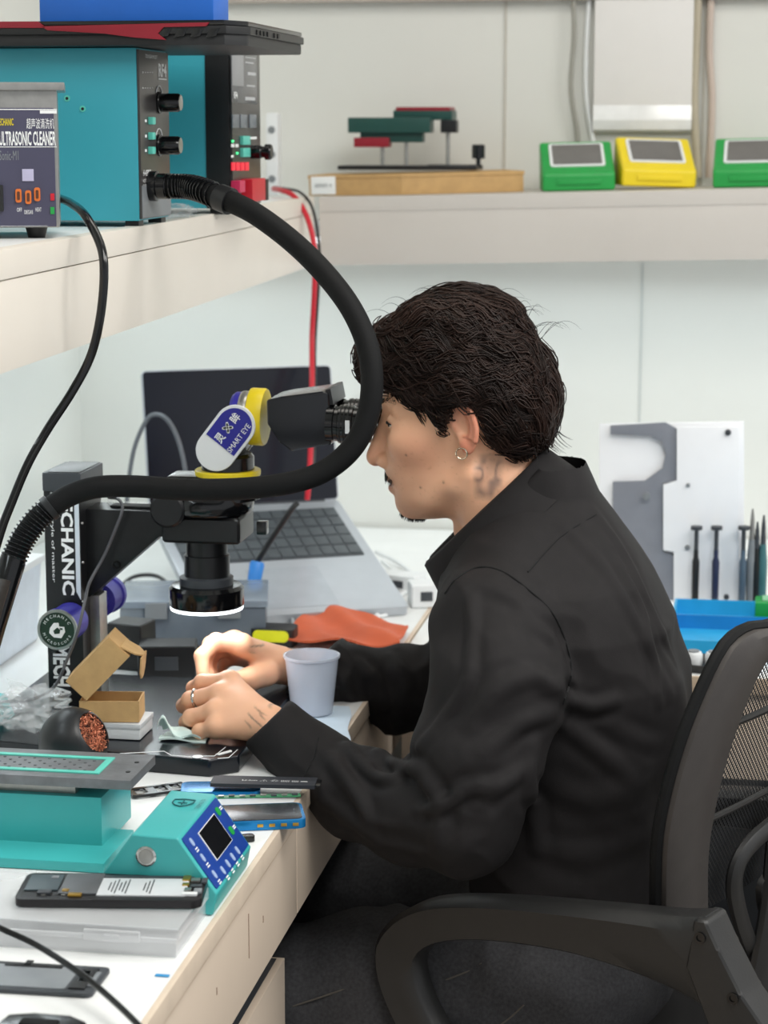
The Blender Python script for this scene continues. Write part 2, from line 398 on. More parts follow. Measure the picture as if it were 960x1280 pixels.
for v in (128, 182):
    a = S1(190, v)
    k = build(MB().lathe([(.0125, 0), (.0125, .003), (.0105, .004), (.0105, .024), (.009, .0265), (.0001, .0265)], (s1x, a.y+.03, a.z), XA, 28), 'knob', M['gblack'], st1, w=True)
    build(MB().lathe([(.0088, .0264), (.0088, .0272), (.0075, .0272)], (s1x, a.y+.03, a.z), XA, 24), 'ring', M['steel'], k, w=True)
    build(MB().tube([(s1x+.0016, a.y+.03+.015*math.cos(t), a.z+.004+.015*math.sin(t)) for t in np.linspace(.5, 2.6, 12)], .0006, 5), 'dial_mark', M['white'], fp, w=True)
for v in (151, 170, 188):
    a = S1(187.5, v); build(MB().box((s1x+.003, a.y, a.z), (.007, .013, .0085), .0018), 'push_button', M['tealb'], st1, w=True)
    build(MB().box((s1x+.0014, a.y-.018, a.z), (.0006, .006, .003)), 'printed_mark', M['white'], fp, w=True)
for v in (90.5, 110):
    for i in range(5):
        a = S1(178.5+3*i, v); build(MB().box((s1x+.0014, a.y, a.z), (.0006, .002, .0018 if i == 0 else .0009)), 'printed_mark', M['white'], fp, w=True)
a = S1(203, 88); text('RF4', frame(Vector((s1x+.001, a.y, a.z)), YA, XA), fp, M['white'], .034, .015, w=True, bold=.03)
a = S1(203, 99); build(MB().box((s1x+.0014, a.y, a.z), (.0006, .034, .0016)), 'printed_line', M['white'], fp, w=True)
a = S1(186, 70.5); text('TOUGH·MOST', frame(Vector((s1x+.001, a.y+.01, a.z)), YA, XA), fp, M['white'], .05, .004, w=True)
a = S1(182, 216); text('H-42PRO', frame(Vector((s1x+.001, a.y+.006, a.z)), YA, XA), fp, M['white'], .032, .007, w=True, bold=.02)
a = S1(183, 228); text('HOT AIR\nSTATION', frame(Vector((s1x+.001, a.y-.004, a.z-.001)), YA, XA), fp, M['white'], .022, .01, w=True)
for yy in (y1+.016, y2-.016):
    for xx in (s1x-.012, s1x-.29):
        build(MB().box((xx, yy, ST+.0036), (.016, .02, .0070), .001), 'foot', M['black'], st1, w=True)
for (u, v) in ((84, 123), (103.5, 136)):
    a = PY(u, v, y1); build(MB().lathe([(.0035, 0), (.0035, .0012), (.0001, .0012)], (a.x, y1+.0004, a.z), NY, 16), 'screw', M['tealb'], st1, w=True)
    build(MB().lathe([(.0017, 0), (.0017, .0016), (.0001, .0016)], (a.x, y1+.0004, a.z), NY, 12), 'screw', M['black'], st1, w=True)
hp = S1(184, 233)
build(MB().lathe([(.017, 0), (.017, .01), (.0145, .011), (.0145, .02)], (s1x, hp.y+.012, hp.z), XA, 28), 'hose_port', M['gblack'], st1, w=True)

# ---- second station behind it
s2x = -.668; y3 = PX(287, 150, s2x).y; y4 = PX(323, 150, s2x).y; s2b = ST+.008; s2t = PX(288, 46, s2x).z
st2 = thing('power_station', 'teal and black repair station with red sockets behind the hot air station', 'station', (s2x-.16, (y3+y4)/2, ST))
xt = PY(257, 150, y3).x
build(MB().box(((xt+s2x-.32)/2, (y3+y4)/2, (s2b+s2t)/2), (xt-s2x+.32, y4-y3, s2t-s2b), .0012), 'body', M['teal'], st2, w=True)
build(MB().box(((xt+s2x)/2, (y3+y4)/2, (s2b+s2t)/2), (s2x-xt, y4-y3+.002, s2t-s2b+.0005), .0015), 'bezel', M['black'], st2, w=True)
fp2 = build(MB().box((s2x+.001, (y3+y4)/2, (s2b+s2t)/2), (.004, y4-y3-.004, s2t-s2b-.004), .0008), 'front_panel', fpm, st2, w=True)
def S2(u, v): return PX(u, v, s2x+.003)
def patch(u0, v0, u1, v1, nm, mm, par, t=.001):
    a = S2(u0, v0); b = S2(u1, v1)
    return build(MB().box((s2x+.003+t/2-.0004, (a.y+b.y)/2, (a.z+b.z)/2), (t, abs(b.y-a.y), abs(a.z-b.z)), min(t*.3, .001)), nm, mm, par, w=True)
scr = patch(288.5, 63, 321, 130, 'screen', mat('grey_display_glass', '#55565a', .2), st2)
patch(289, 66, 304, 108, 'screen_tile', mat('screen_tile', '#8d8f92', .3), scr, .0014)
for (u0, v0, u1, v1) in ((306, 71, 319, 74), (306, 77, 316, 80), (309, 90, 319, 95), (308, 106, 318, 109), (306, 121, 318, 126)):
    patch(u0, v0, u1, v1, 'screen_mark', mat('screen_mark', '#b9bbbd', .4), scr, .0016)
for u in (289.5, 299.5, 311): patch(u, 143, u+8.5, 160, 'meter_window', mat('meter_window', '#6d747c', .25), st2, .002)
for v in (170, 185): patch(300, v, 309, v+11, 'push_button', M['tealb'], st2, .005)
for (u, v) in ((289.5, 175), (295, 190)): patch(u, v, u+2.2, v+3, 'indicator', mat('green_led', '#46e08a', .4, emit=1.0), st2, .0015)
for (u0, v0, u1, v1) in ((289, 180, 293, 184), (294, 180, 298, 184), (289, 194, 292, 197), (312, 171, 321, 174)): patch(u0, v0, u1, v1, 'printed_mark', M['white'], fp2, .0006)
for i in range(4): patch(289+5.6*i, 203, 293.6+5.6*i, 213, 'digit_display', mat('red_digit', '#e0203a', .4, emit=.35), st2, .0015)
patch(289, 226, 296, 240, 'socket', mat('pink_socket', '#c72a58', .4), st2, .012)
patch(301, 224, 318, 250, 'socket', M['red'], st2, .016)
patch(318.5, 224, 322, 250, 'socket', M['black'], st2, .016)
a = S2(293, 119); text('RF4', frame(Vector((s2x+.0043, a.y, a.z)), YA, XA), fp2, M['white'], .02, .009, w=True, bold=.02)
a = S2(314, 190); build(MB().lathe([(.009, 0), (.009, .016), (.0075, .018), (.0075, .022), (.0105, .0225), (.0105, .029), (.009, .031), (.0001, .031)], (s2x, a.y, a.z), XA, 24), 'knob', M['gblack'], st2, w=True)
for yy in (y3+.02, y4-.02):
    for xx in (s2x-.02, s2x-.28): build(MB().box((xx, yy, ST+.004), (.02, .02, .0082), .001), 'foot', M['black'], st2, w=True)

# ---- black and red laptop lying on the stations
lz = s1t+.001; ly = PY(290, 45, y1-.03).y
lxr = PY(303, 45, y1-.03).x; ly2 = PX(384, 45, lxr+.004).y; ly2 = min(ly2, y3-.006)
lp = thing('gaming_laptop', 'closed black laptop with red vent trim lying across the stations', 'laptop', (lxr-.2, (ly+ly2)/2, lz))
lt = PY(200, 25, ly).z-lz
prof = [(lxr, ly+.04), (lxr-.018, ly), (lxr-.42, ly), (lxr-.44, ly+.03), (lxr-.44, ly2), (lxr, ly2)]
build(MB().prism(prof, lz+lt*.45, lz+lt*.78, None, .002), 'palm_deck', M['black'], lp, w=True)
build(MB().prism([((x-lxr+.2)*.985+lxr-.2, y if y != ly else y+.004) for x, y in prof], lz, lz+lt*.5, None, .004), 'base', mat('matt_graphite', '#202123', .5), lp, w=True)
build(MB().prism([((x-lxr+.2)*.985+lxr-.2, y+.002) for x, y in prof], lz+lt*.80, lz+lt, None, .002), 'lid', M['gblack'], lp, w=True)
def LQ(pts, nm, mm, d=.003):
    q = [PY(u, v, ly) for u, v in pts]
    build(MB().prism([(a.x, a.z) for a in q], 0, d, Matrix(((1, 0, 0, 0), (0, 0, -1, ly+.001), (0, 1, 0, 0), (0, 0, 0, 1))), .0003), nm, mm, lp, w=True)
LQ([(-30, 27), (48, 27), (58, 35), (-30, 35)], 'vent_trim', M['dred'])
LQ([(52, 33), (262, 28), (258, 33), (205, 34), (198, 42), (208, 50), (168, 47), (130, 42), (60, 38)], 'vent_trim', M['dred'])
for i in range(4): LQ([(203+20*i, 36), (215+20*i, 35), (210+20*i, 45), (197+20*i, 47)], 'vent_slot', M['gblack'], .0015)
for i in range(6):
    yy = ly+.07+i*.018+(0.02 if i > 3 else 0)
    build(MB().box((lxr+.0003, yy, lz+lt*.6), (.0022, .010 if i > 3 else .006, lt*.2)), 'port', mat('port_dark', '#050506', .5), lp, w=True)
# ---- blue case on the laptop
by = ly+.05; bxr = PY(267, 15, by).x; bxl = PY(49, 15, by).x; bz = lz+lt+.0005
bc = thing('storage_case', 'bright blue box lying on the black laptop', 'box', ((bxl+bxr)/2, by+.05, bz))
bl2 = PX(286, 10, bxr).y
build(MB().box(((bxl+bxr)/2, (by+bl2)/2, bz+.026), (bxr-bxl, bl2-by, .052), .003), 'body', M['blue'], bc, w=True)
build(MB().box(((bxl+bxr)/2, (by+bl2)/2, bz+.060), (bxr-bxl+.004, bl2-by+.004, .016), .003), 'lid', M['blue'], bc, w=True)
# ---- crumpled clear bag between the stations
def crumple(name, label, c, sx, sy, sz, seed, m):
    rr = np.random.default_rng(seed); mb = MB(); nu, nv = 26, 16
    off = rr.normal(size=(nv+1, nu))*.22
    v = []; f = []
    for j in range(nv+1):
        a = math.pi*j/nv
        for i in range(nu):
            t = 2*math.pi*i/nu; k = 1+off[j, i]*math.sin(a)+.18*math.sin(5*t+seed)*math.sin(3*a)
            v.append((c[0]+sx*k*math.sin(a)*math.cos(t), c[1]+sy*k*math.sin(a)*math.sin(t), max(c[2]+sz*(1-math.cos(a)*k), c[2]+.0005)))
    for j in range(nv):
        for i in range(nu):
            k = (i+1) % nu; f.append((j*nu+i, j*nu+k, (j+1)*nu+k, (j+1)*nu+i))
    mb.add(v, f); o = build(mb, name, m, None, smooth=20); recenter(o); return solo(o, label, 'bag')
bagm = mat('cling_film', '#f2f5f6', .15, var=.03, alpha=.24, spec=.8)
a = PX(232, 266, -.70)
crumple('plastic_bag', 'crumpled clear plastic bag between the two stations', (-.712, (y2+y3)/2+.0, ST), .026, .032, .009, 3, bagm)

# ---- hot air hose with spring guards and handle
def U3(l): return [PY(u, v, y) for u, v, y in l]
h0 = Vector((s1x+.0215, hp.y+.012, hp.z))
hose = [h0, h0+Vector((.03, -.006, -.001))]+U3([(268, 244, 2.395), (320, 268, 2.37), (380, 315, 2.345), (430, 372, 2.315), (457, 425, 2.3), (465, 475, 2.29), (459, 522, 2.285), (440, 560, 2.28), (405, 589, 2.275), (360, 604, 2.27), (300, 611, 2.27), (230, 612, 2.27), (170, 608, 2.27), (122, 609, 2.262), (86, 620, 2.255), (55, 641, 2.245), (32, 668, 2.235), (16, 700, 2.225)])
hz = thing('hot_air_hose', 'thick black rubber hose looping past the man with spring guards and handle', 'hose', h0)
hc = cr(hose, 14)
build(MB().tube(hc, .0122, 18), 'hose_tube', M['rubber'], hz, w=True)
def spring(path, r, turns, rw):
    path = [Vector(tuple(p)) for p in path]; L = len(path); N = turns*12; out = []; u = None
    for i in range(N+1):
        t = i/N*(L-1.001); k = int(t); p = path[k].lerp(path[k+1], t-k); tg = (path[k+1]-path[k]).normalized()
        u = tg.orthogonal().normalized() if u is None else (u-tg*u.dot(tg)).normalized()
        w_ = tg.cross(u); a_ = 2*math.pi*i/12
        out.append(p+u*r*math.cos(a_)+w_*r*math.sin(a_))
    return MB().tube(out, rw, 6)
build(spring(hc[:30], .0136, 15, .0013), 'spring_guard', M['gblack'], hz, w=True)
build(spring(hc[-30:], .0136, 14, .0013), 'spring_guard', M['gblack'], hz, w=True)
build(MB().tube(hc[30:35], .0152, 18), 'collar', M['black'], hz, w=True)
build(MB().tube(hc[-34:-30], .0145, 18), 'collar', M['black'], hz, w=True)
e0 = Vector(tuple(hc[-1])); e1 = PY(-12, 800, 2.20); ax = (e1-e0).normalized()
hd = build(MB().tube([e0-ax*.004, e0+ax*.004, e0+ax*.03, e0+ax*.075, e0+ax*.12], [.0135, .0145, .0135, .0125, .012], 14), 'handle', M['gblack'], hz, w=True)
Mh = frame(e0+ax*.055+Vector((.002, -.0135, .001)), ax, (0, -1, 0))
build(MB().box((0, 0, 0), (.07, .012, .002), .0008, Mh), 'handle_plate', mat('bronze_black', '#2b241f', .3), hd, w=True)

# ---- cleaner's mains cable
cb = cr([PY(52, 243, uy+.19), PY(74, 248, uy+.16), PY(90, 255, uy+.09)]+U3([(107, 270, 2.14), (126, 308, 2.11), (130, 345, 2.10), (125, 398, 2.10), (113, 446, 2.10), (90, 490, 2.09), (60, 536, 2.08), (35, 580, 2.08), (14, 630, 2.08), (0, 668, 2.08), (-20, 740, 2.08), (-30, 800, 2.1)]), 10)
solo(recenter(build(MB().tube(cb, .0046, 12), 'mains_cable', M['gblack'])), 'thin glossy black mains cable hanging from the ultrasonic cleaner', 'cable')

# ---- wall socket strip beside the station and the red and black test leads
a = PY(334, 200, 3.55)
t = thing('socket_strip', 'pale upright socket strip standing behind the stations', 'socket', (a.x, 3.6, SBZ(a.x)))
build(MB().box((0, 0, .07), (.02, .03, .135), .004), 'body', M['wplast'], t)
for k in range(3): build(MB().lathe([(.006, 0), (.006, .001), (.0001, .001)], (0, -.0152, .03+.04*k), NY, 14), 'outlet', M['grey'], t)
rl = cr(U3([(342, 236, 3.545), (352, 238, 3.45), (368, 246, 3.42), (384, 272, 3.40), (393, 310, 3.39), (393, 360, 3.38), (390, 420, 3.38), (390, 480, 3.32), (389, 540, 3.30), (387, 590, 3.28), (384, 625, 3.27)]), 10)
solo(recenter(build(MB().tube(rl, .0042, 10), 'test_lead', M['red'])), 'red test lead hanging from the shelf in front of the laptop screen', 'cable')
bl = cr(U3([(340, 234, 3.6), (356, 236, 3.52), (376, 241, 3.46), (391, 262, 3.42), (399, 310, 3.41), (398, 360, 3.41), (394, 430, 3.40), (394, 490, 3.335), (393, 560, 3.31), (391, 600, 3.29)]), 10)
solo(recenter(build(MB().tube(bl, .0024, 8), 'test_lead', M['black'])), 'thin black test lead hanging beside the red one', 'cable')

# ================================================================ things on the back shelf
# ---- cardboard box
cx0 = PY(503, 240, 3.565)
wb = thing('cardboard_box', 'flat kraft cardboard box on the back shelf', 'box', (cx0.x, 3.562, SBZ(cx0.x)+.0005), rot=(0, -TILT, 0))
hB = .034
quad = [(0, 0), (PY(655, 230, 3.62).x-cx0.x, .055), (PY(640, 230, 3.62).x-cx0.x-.03, .225), (PY(387, 230, 3.6).x-cx0.x, .2), (PY(387, 230, 3.6).x-cx0.x, .035)]
build(MB().prism(quad, 0, hB-.004, None, .001), 'tray', M['card'], wb)
build(MB().prism([(x*1.01, y-.001 if y < .1 else y) for x, y in quad], hB-.006, hB, None, .001), 'lid', M['card'], wb)
n = Vector((quad[0][1]-quad[4][1], -(quad[0][0]-quad[4][0]), 0)).normalized()
q4 = Vector((quad[4][0], quad[4][1], hB*.5)); q0 = Vector((quad[0][0], quad[0][1], hB*.5))
build(MB().box((0, 0, .0016), (.044, hB*.86, .0012), .0003, frame(q4.lerp(q0, .16), q0-q4, -n if n.y > 0 else n)), 'label', M['white'], wb)
text('SERIES 4', frame(q4.lerp(q0, .16)+(-n if n.y > 0 else n)*.0024, q0-q4, -n if n.y > 0 else n), wb, M['grey'], .03, .006)
# ---- board holder jig on that box
jy = 3.66; jz = SBZ(cx0.x)+hB+.005
dgm = mat('dark_green_enamel', '#17453f', .4)
jg = thing('board_holder', 'dark green clamping board holder with red jaws on the cardboard box', 'holder', (PY(520, 200, jy).x, jy, jz), rot=(0, -TILT, 0))
def JB(u0, v0, u1, v1, dy, nm, mm, yo=0, bev=.002):
    a = PY(u0, v0, jy+yo); b = PY(u1, v1, jy+yo)
    return build(MB().box(((a.x+b.x)/2, jy+yo, (a.z+b.z)/2), (abs(b.x-a.x), dy, abs(a.z-b.z)), bev), nm, mm, jg, w=True)
a = PY(428, 210, jy); b = PY(600, 205, jy)
build(MB().box(((a.x+b.x)/2, jy, jz+.004), (b.x-a.x, .09, .007), .002), 'base', M['mblack'], jg, w=True)
JB(438, 147, 540, 166, .05, 'jaw_plate', dgm); JB(452, 164, 530, 178, .03, 'jaw_block', dgm)
JB(495, 138, 568, 150, .06, 'jaw_plate', dgm, .04); JB(498, 134, 566, 139, .06, 'jaw_cover', M['dred'], .04)
JB(444, 172, 488, 184, .03, 'clamp', M['dred'], -.01)
for u in (478, 508, 560):
    p = PY(u, 170, jy); build(MB().cyl((p.x, jy, jz+.006), (p.x, jy, p.z+.012), .0035), 'post', M['steel'], jg, w=True)
JB(552, 150, 572, 166, .03, 'slider', M['mblack'])
p = PY(598, 190, jy); build(MB().lathe([(.004, 0), (.004, .012), (.011, .013), (.011, .034), (.009, .036), (.0001, .036)], (p.x, jy, jz+.006), ZA, 20), 'knob', M['gblack'], jg, w=True)
a = PY(540, 200, jy); build(MB().box(((a.x+p.x)/2, jy, jz+.006), (p.x-a.x+.012, .02, .006), .001), 'rail', M['mblack'], jg, w=True)
# ---- three wedge testers
def tester(name, label, uc_, w_, y, m, rz, roll=0, scol='#6c6a68', h=.078, d=.088):
    a = PY(uc_, 225, y)
    t = thing(name, label, 'tester', (a.x, y, SBZ(a.x)+.0005+abs(math.sin(roll))*w_/2), rot=(0, -TILT+roll, rz), group='handheld testers on the back shelf')
    pr = [(0, 0), (0, h*.36), (.012, h*.44), (d-.012, h), (d, h*.96), (d, 0)]
    Mx = Matrix(((0, 0, 1, 0), (1, 0, 0, 0), (0, 1, 0, 0), (0, 0, 0, 1)))
    build(MB().prism(pr, -w_/2, w_/2, Mx, .006, 3), 'housing', m, t)
    ang = math.atan2(h*.56, d-.024); c = Vector((0, d*.5, h*.72))
    fr = Matrix.Translation(c) @ Matrix.Rotation(ang, 4, 'X')
    sl = (d-.024)/math.cos(ang)
    build(MB().prism(rrect(w_*.76, sl*.82, .005), -.002, .0022, fr, .0005), 'bezel', M['wplast'], t)
    sc_ = build(MB().prism(rrect(w_*.68, sl*.70, .002), 0, .003, fr), 'screen', mat('tester_screen', scol, .18), t)
    build(MB().box((0, -.001, h*.18), (w_*.6, .003, h*.10), .001), 'grip_groove', m, t)
    return t
tester('handheld_tester', 'green wedge tester beside the cardboard box', 724, .118, 3.60, M['green'], math.radians(9))
tester('handheld_tester', 'yellow wedge tester between the two green ones', 824, .122, 3.62, M['yellow'], math.radians(14), math.radians(3))
tester('handheld_tester', 'green wedge tester cut by the right edge of the picture', 944, .135, 3.61, M['green'], math.radians(-2))
# ---- white chute panel and cables on the wall above
a = PY(741, 165, WY-.02); b = PY(864, 165, WY-.02)
t = thing('wall_duct', 'white flat cover panel hanging on the wall above the testers', 'panel', ((a.x+b.x)/2, WY-.012, a.z))
w_ = b.x-a.x
build(MB().box((0, 0, .21), (w_, .018, .34), .003), 'panel', mat('matt_white_panel', '#e6e4e2', .7, var=.01), t)
build(MB().prism([(0, 0), (.010, .004), (.014, .02), (.009, .045), (0, .05)], -w_/2, w_/2, Matrix(((0, 0, 1, 0), (-1, 0, 0, 0), (0, 1, 0, 0), (0, 0, 0, 1))), .001), 'rolled_lip', mat('gloss_white', '#f2f3f4', .15), t)
def vcable(name, label, pts, r, m): return solo(recenter(build(MB().tube(cr(U3(pts), 8), r, 8), name, m)), label, 'cable')
gc = mat('grey_cable', '#9b9a92', .5)
vcable('wall_cable', 'grey cable running up the wall left of the white panel', [(716, -30, 3.785), (718, 40, 3.785), (714, 110, 3.785), (722, 170, 3.79), (721, 222, 3.79)], .0042, gc)
vcable('wall_cable', 'pale cable close beside the left edge of the white panel', [(738, -30, 3.79), (733, 60, 3.79), (733, 120, 3.79), (741, 175, 3.79), (748, 222, 3.79)], .004, M['wplast'])
vcable('wall_cable', 'beige trunking cable right of the white panel', [(874, -30, 3.785), (870, 60, 3.785), (868, 130, 3.785), (872, 222, 3.785)], .007, mat('beige_cable', '#b3aa96', .6))
vcable('wall_cable', 'pinkish beige cable farthest right on the upper wall', [(890, -30, 3.79), (887, 60, 3.79), (890, 130, 3.79), (886, 222, 3.79)], .006, mat('pinkish_cable', '#c3b3a8', .6))
# ================================================================ microscope
ms = thing('stereo_microscope', 'black stereo microscope with yellow rings and white and blue prism cover', 'microscope', (-.70, 2.44, DZ))
BZ = .80
# base plate with a clipped corner
bp = [(-.875, 2.295), (-.72, 2.268), (-.575, 2.252), (-.547, 2.275), (-.545, 2.60), (-.875, 2.61)]
bs = build(MB().prism(bp, DZ+.0005, BZ, None, .003, 3), 'base_plate', mat('black_glass_plate', '#11151c', .22, var=.15, scale=60), ms, w=True)
def bline(pts, r=.00045): build(MB().tube([PZ(u, v, BZ+.0002) for u, v in pts], r, 5, flat=.3), 'printed_line', M['white'], bs, w=True)
bline([(150, 942), (205, 939), (214, 944), (240, 946)]); bline([(252, 945), (268, 945), (282, 934)])
bline([(272, 948), (286, 947), (297, 937)])
a = PZ(247, 946, BZ+.0003); build(MB().lathe([(.0045, 0), (.006, 0), (.006, .0004), (.0045, .0004)], a, ZA, 20), 'printed_ring', M['white'], bs, w=True)
a = PZ(281, 941, BZ+.0003); build(MB().prism([(-.011, -.003), (.008, -.003), (.011, 0), (.011, .003), (-.011, .003)], 0, .0004, frame(a, (.55, .83, 0), ZA)), 'printed_badge', M['white'], bs, w=True)
# column
cy0, cy1 = 2.43, 2.515; cxl = PY(57, 720, cy0).x; cxr = PY(102, 720, cy0).x; ctz = PY(78, 590, cy0).z
col_ = build(MB().prism([(cxl, BZ), (cxl, ctz-.006), (cxl+.006, ctz), (cxr, ctz), (cxr, BZ)], -cy1, -cy0, Matrix(((1, 0, 0, 0), (0, 0, -1, 0), (0, 1, 0, 0), (0, 0, 0, 1))), .0015), 'column', M['mblack'], ms, w=True)
build(MB().box(((cxl+cxr)/2+.001, (cy0+cy1)/2, ctz-.012), (cxr-cxl+.003, cy1-cy0+.004, .022), .002), 'column_cap', M['dgrey'], ms, w=True)
def ctext(s, u0, v0, u1, v1, par, **k):
    a = PY(u0, v0, cy0); b = PY(u1, v1, cy0)
    text(s, frame(Vector(((a.x+b.x)/2, cy0-.0008, (a.z+b.z)/2)), (0, 0, -1), NY), par, M['white'], a.z-b.z, b.x-a.x, w=True, **k)
ctext('MECHANIC', 75, 605, 94, 744, col_, bold=.03)
ctext('is the style of master', 62, 612, 70, 728, col_)
ctext('MECHANIC', 66, 806, 90, 905, col_, bold=.03)
a = PY(93, 628, cy0); b = PY(101.5, 750, cy0)
build(MB().prism([(a.x, a.z), (b.x, a.z), (b.x, b.z), (a.x, b.z+.010)], .0003, .001, Matrix(((1, 0, 0, 0), (0, 0, -1, cy0), (0, 1, 0, 0), (0, 0, 0, 1)))), 'printed_band', mat('pale_band', '#cfd9e2', .5), col_, w=True)
a = PY(113, 742, 2.47); b = PY(129, 812, 2.47)
build(MB().box(((a.x+b.x)/2, 2.475, (a.z+BZ)/2), (b.x-a.x, .03, a.z-BZ), .001), 'rack_rail', M['steel'], ms, w=True)
# arm
ay = 2.452
def XZ(pts, y): return [(p.x, p.z) for p in (PY(u, v, y) for u, v in pts)]
def MY(y): return Matrix(((1, 0, 0, 0), (0, 0, -1, y), (0, 1, 0, 0), (0, 0, 0, 1)))     # prism depth runs toward -y
arm = build(MB().prism(XZ([(104, 636), (207, 640), (240, 640), (240, 668), (199, 671), (113, 746), (104, 746)], ay), -.05, 0, MY(ay), .0015), 'arm', M['mblack'], ms, w=True)
az = PY(160, 637, ay).z
build(MB().box((PY(165, 637, ay).x, ay+.025, az+.0005), (.062, .022, .002), .0008), 'arm_recess_shade', mat('recess_shade', '#060607', .6), arm, w=True)  # near-black slab laid on the arm, standing in for shade inside its cutout
text('FOCUS DESIGN AND CONCEPTION', frame((PY(163, 637, ay).x, ay+.043, az+.0006), XA, (0, -.5, 1)), arm, M['white'], .085, .005, w=True)
for (u, v) in ((142, 668), (243, 653), (103, 654), (104, 703), (104, 752)):
    a = PY(u, v, ay if u > 110 else cy0); build(MB().sphere((a.x, a.y-.0005, a.z), .0018, 10, 6), 'screw', M['steel'], ms, w=True)
a = PY(146, 706, ay); build(MB().lathe([(.005, 0), (.005, .003), (.003, .003), (.003, .001), (.0001, .001)], (a.x, ay+.001, a.z), NY, 16), 'screw', M['gblack'], ms, w=True)
# focus carrier and head
hy = 2.468; hx = PY(258, 650, hy).x
def zz(v, y=hy, u=258): return PY(u, v, y).z
def ux(u, y=hy, v=600): return PY(u, v, y).x
build(MB().box((hx+.002, hy, (zz(640)+zz(673))/2), (.094, .075, zz(640)-zz(673)), .008, None, 3), 'focus_block', M['mblack'], ms, w=True)
build(MB().lathe([(.050, 0), (.052, .003), (.052, .014), (.050, .02), (.044, .024), (.044, .034), (.038, .038), (.0001, .038)], (ux(262), hy, zz(638)), ZA, 36), 'zoom_body', M['gblack'], ms, w=True)
nx = ux(285)
build(MB().lathe([(.0375, 0), (.0375, .031), (.031, .034), (.031, .05), (.028, .054), (.0001, .054)], (nx, hy, zz(622)), ZA, 36), 'neck', M['gblack'], ms, w=True)
build(MB().lathe([(.0378, 0), (.0386, .001), (.0386, .006), (.0378, .007)], (nx, hy, zz(593)), ZA, 40), 'yellow_ring', M['yellow'], ms, w=True)
k = build(MB().lathe([(.019, 0), (.021, .002), (.021, .010), (.018, .013), (.0001, .013)], (ux(222), hy-.038, zz(630)), NY, 30), 'side_knob', M['mblack'], ms, w=True)
build(MB().box((ux(330), hy-.01, zz(655)), (.012, .014, .016), .002), 'lock_screw', M['gblack'], ms, w=True)
build(MB().box((ux(236), hy+.012, zz(604)), (.05, .05, .018), .006, None, 3), 'camera_port', M['gblack'], ms, w=True)
build(MB().lathe([(.027, 0), (.027, .03), (.0245, .031), (.0245, .05), (.028, .052), (.028, .066)], (hx, hy, zz(724)), ZA, 36), 'objective', M['mblack'], ms, w=True)
build(MB().lathe([(.030, 0), (.032, .002), (.032, .012), (.027, .014)], (hx-.001, hy, zz(733)), ZA, 36), 'lens_flange', M['dgrey'], ms, w=True)
rgz = zz(757)
build(MB().lathe([(.026, .002), (.043, 0), (.0445, .003), (.0445, .022), (.041, .026), (.028, .027)], (hx-.001, hy, rgz), ZA, 40), 'ring_light', M['gblack'], ms, w=True)
build(MB().lathe([(.030, .003), (.030, -.003), (.043, -.003), (.0436, .002)], (hx-.001, hy, rgz), ZA, 40), 'ring_diffuser', mat('ring_glow', '#f6fbff', .4, emit=2.5), ms, w=True)
rlt = bpy.data.lights.new('ring_lamp', 'AREA'); rlt.shape = 'DISK'; rlt.size = .085; rlt.energy = .15; rlt.color = (.95, .97, 1.0)
rlo = bpy.data.objects.new('ring_lamp', rlt); COL.objects.link(rlo); rlo.location = (hx, hy, rgz-.006)
# prism cover (tilted pill), facing the camera and repeated on the far side
pc = PY(283, 547, hy-.03); pd = (PY(308, 514, hy-.03)-PY(258, 580, hy-.03)).normalized()
Lh = 97*.5*.00088; Wh = 27*.00088
pill = []
for i in range(25):
    t = -math.pi/2+math.pi*i/24; pill.append((Lh-Wh+Wh*math.cos(t), Wh*math.sin(t)))
for i in range(25):
    t = math.pi/2+math.pi*i/24; pill.append((-(Lh-Wh)+Wh*math.cos(t), Wh*math.sin(t)))
build(MB().prism([(x*.95, y*.95) for x, y in pill], -.054, -.001, frame(pc, pd, NY), .002), 'prism_housing', M['mblack'], ms, w=True)
cv = build(MB().prism(pill, 0, .006, frame(pc, pd, NY), .0022, 3), 'prism_cover', M['wplast'], ms, w=True)
build(MB().prism(pill, 0, .006, frame(pc+Vector((0, .06, 0)), pd, YA), .0022, 3), 'prism_cover', M['wplast'], ms, w=True)
lbm = mat('indigo_label', '#2a2a8f', .35)
lbl = [(x*.9+.001, y*.86) for x, y in pill if x > -.004] ; lbl = [(-.010, -Wh*.86)]+lbl+[(-.010, Wh*.86)]
lo_ = build(MB().prism(lbl, .0058, .0066, frame(pc, pd, NY)), 'prism_label', lbm, cv, w=True)
F2 = frame(pc, pd, NY)
text('SMART EYE', F2 @ Matrix.Translation((.0105, -.0125, .0068)), lo_, M['white'], .040, .0062, w=True)
text('灵', F2 @ Matrix.Translation((-.003, .005, .0068)), lo_, M['white'], .0105, .0115, w=True, bold=.015)
text('眸', F2 @ Matrix.Translation((.0265, .005, .0068)), lo_, M['white'], .0105, .0115, w=True, bold=.015)
xm = MB()
for an in (45, 135): xm.box((0, 0, .0069), (.013, .0024, .0005), 0, F2 @ Matrix.Translation((.0118, .005, 0)) @ Matrix.Rotation(math.radians(an), 4, 'Z'))
for dx, dy in ((.0035, 0), (-.0035, 0), (0, .0035), (0, -.0035)): xm.box((dx, dy, .0069), (.0035, .0035, .0005), 0, F2 @ Matrix.Translation((.0118, .005, 0)) @ Matrix.Rotation(math.radians(45), 4, 'Z'))
build(xm, 'emblem', M['white'], lo_, w=True, smooth=0)
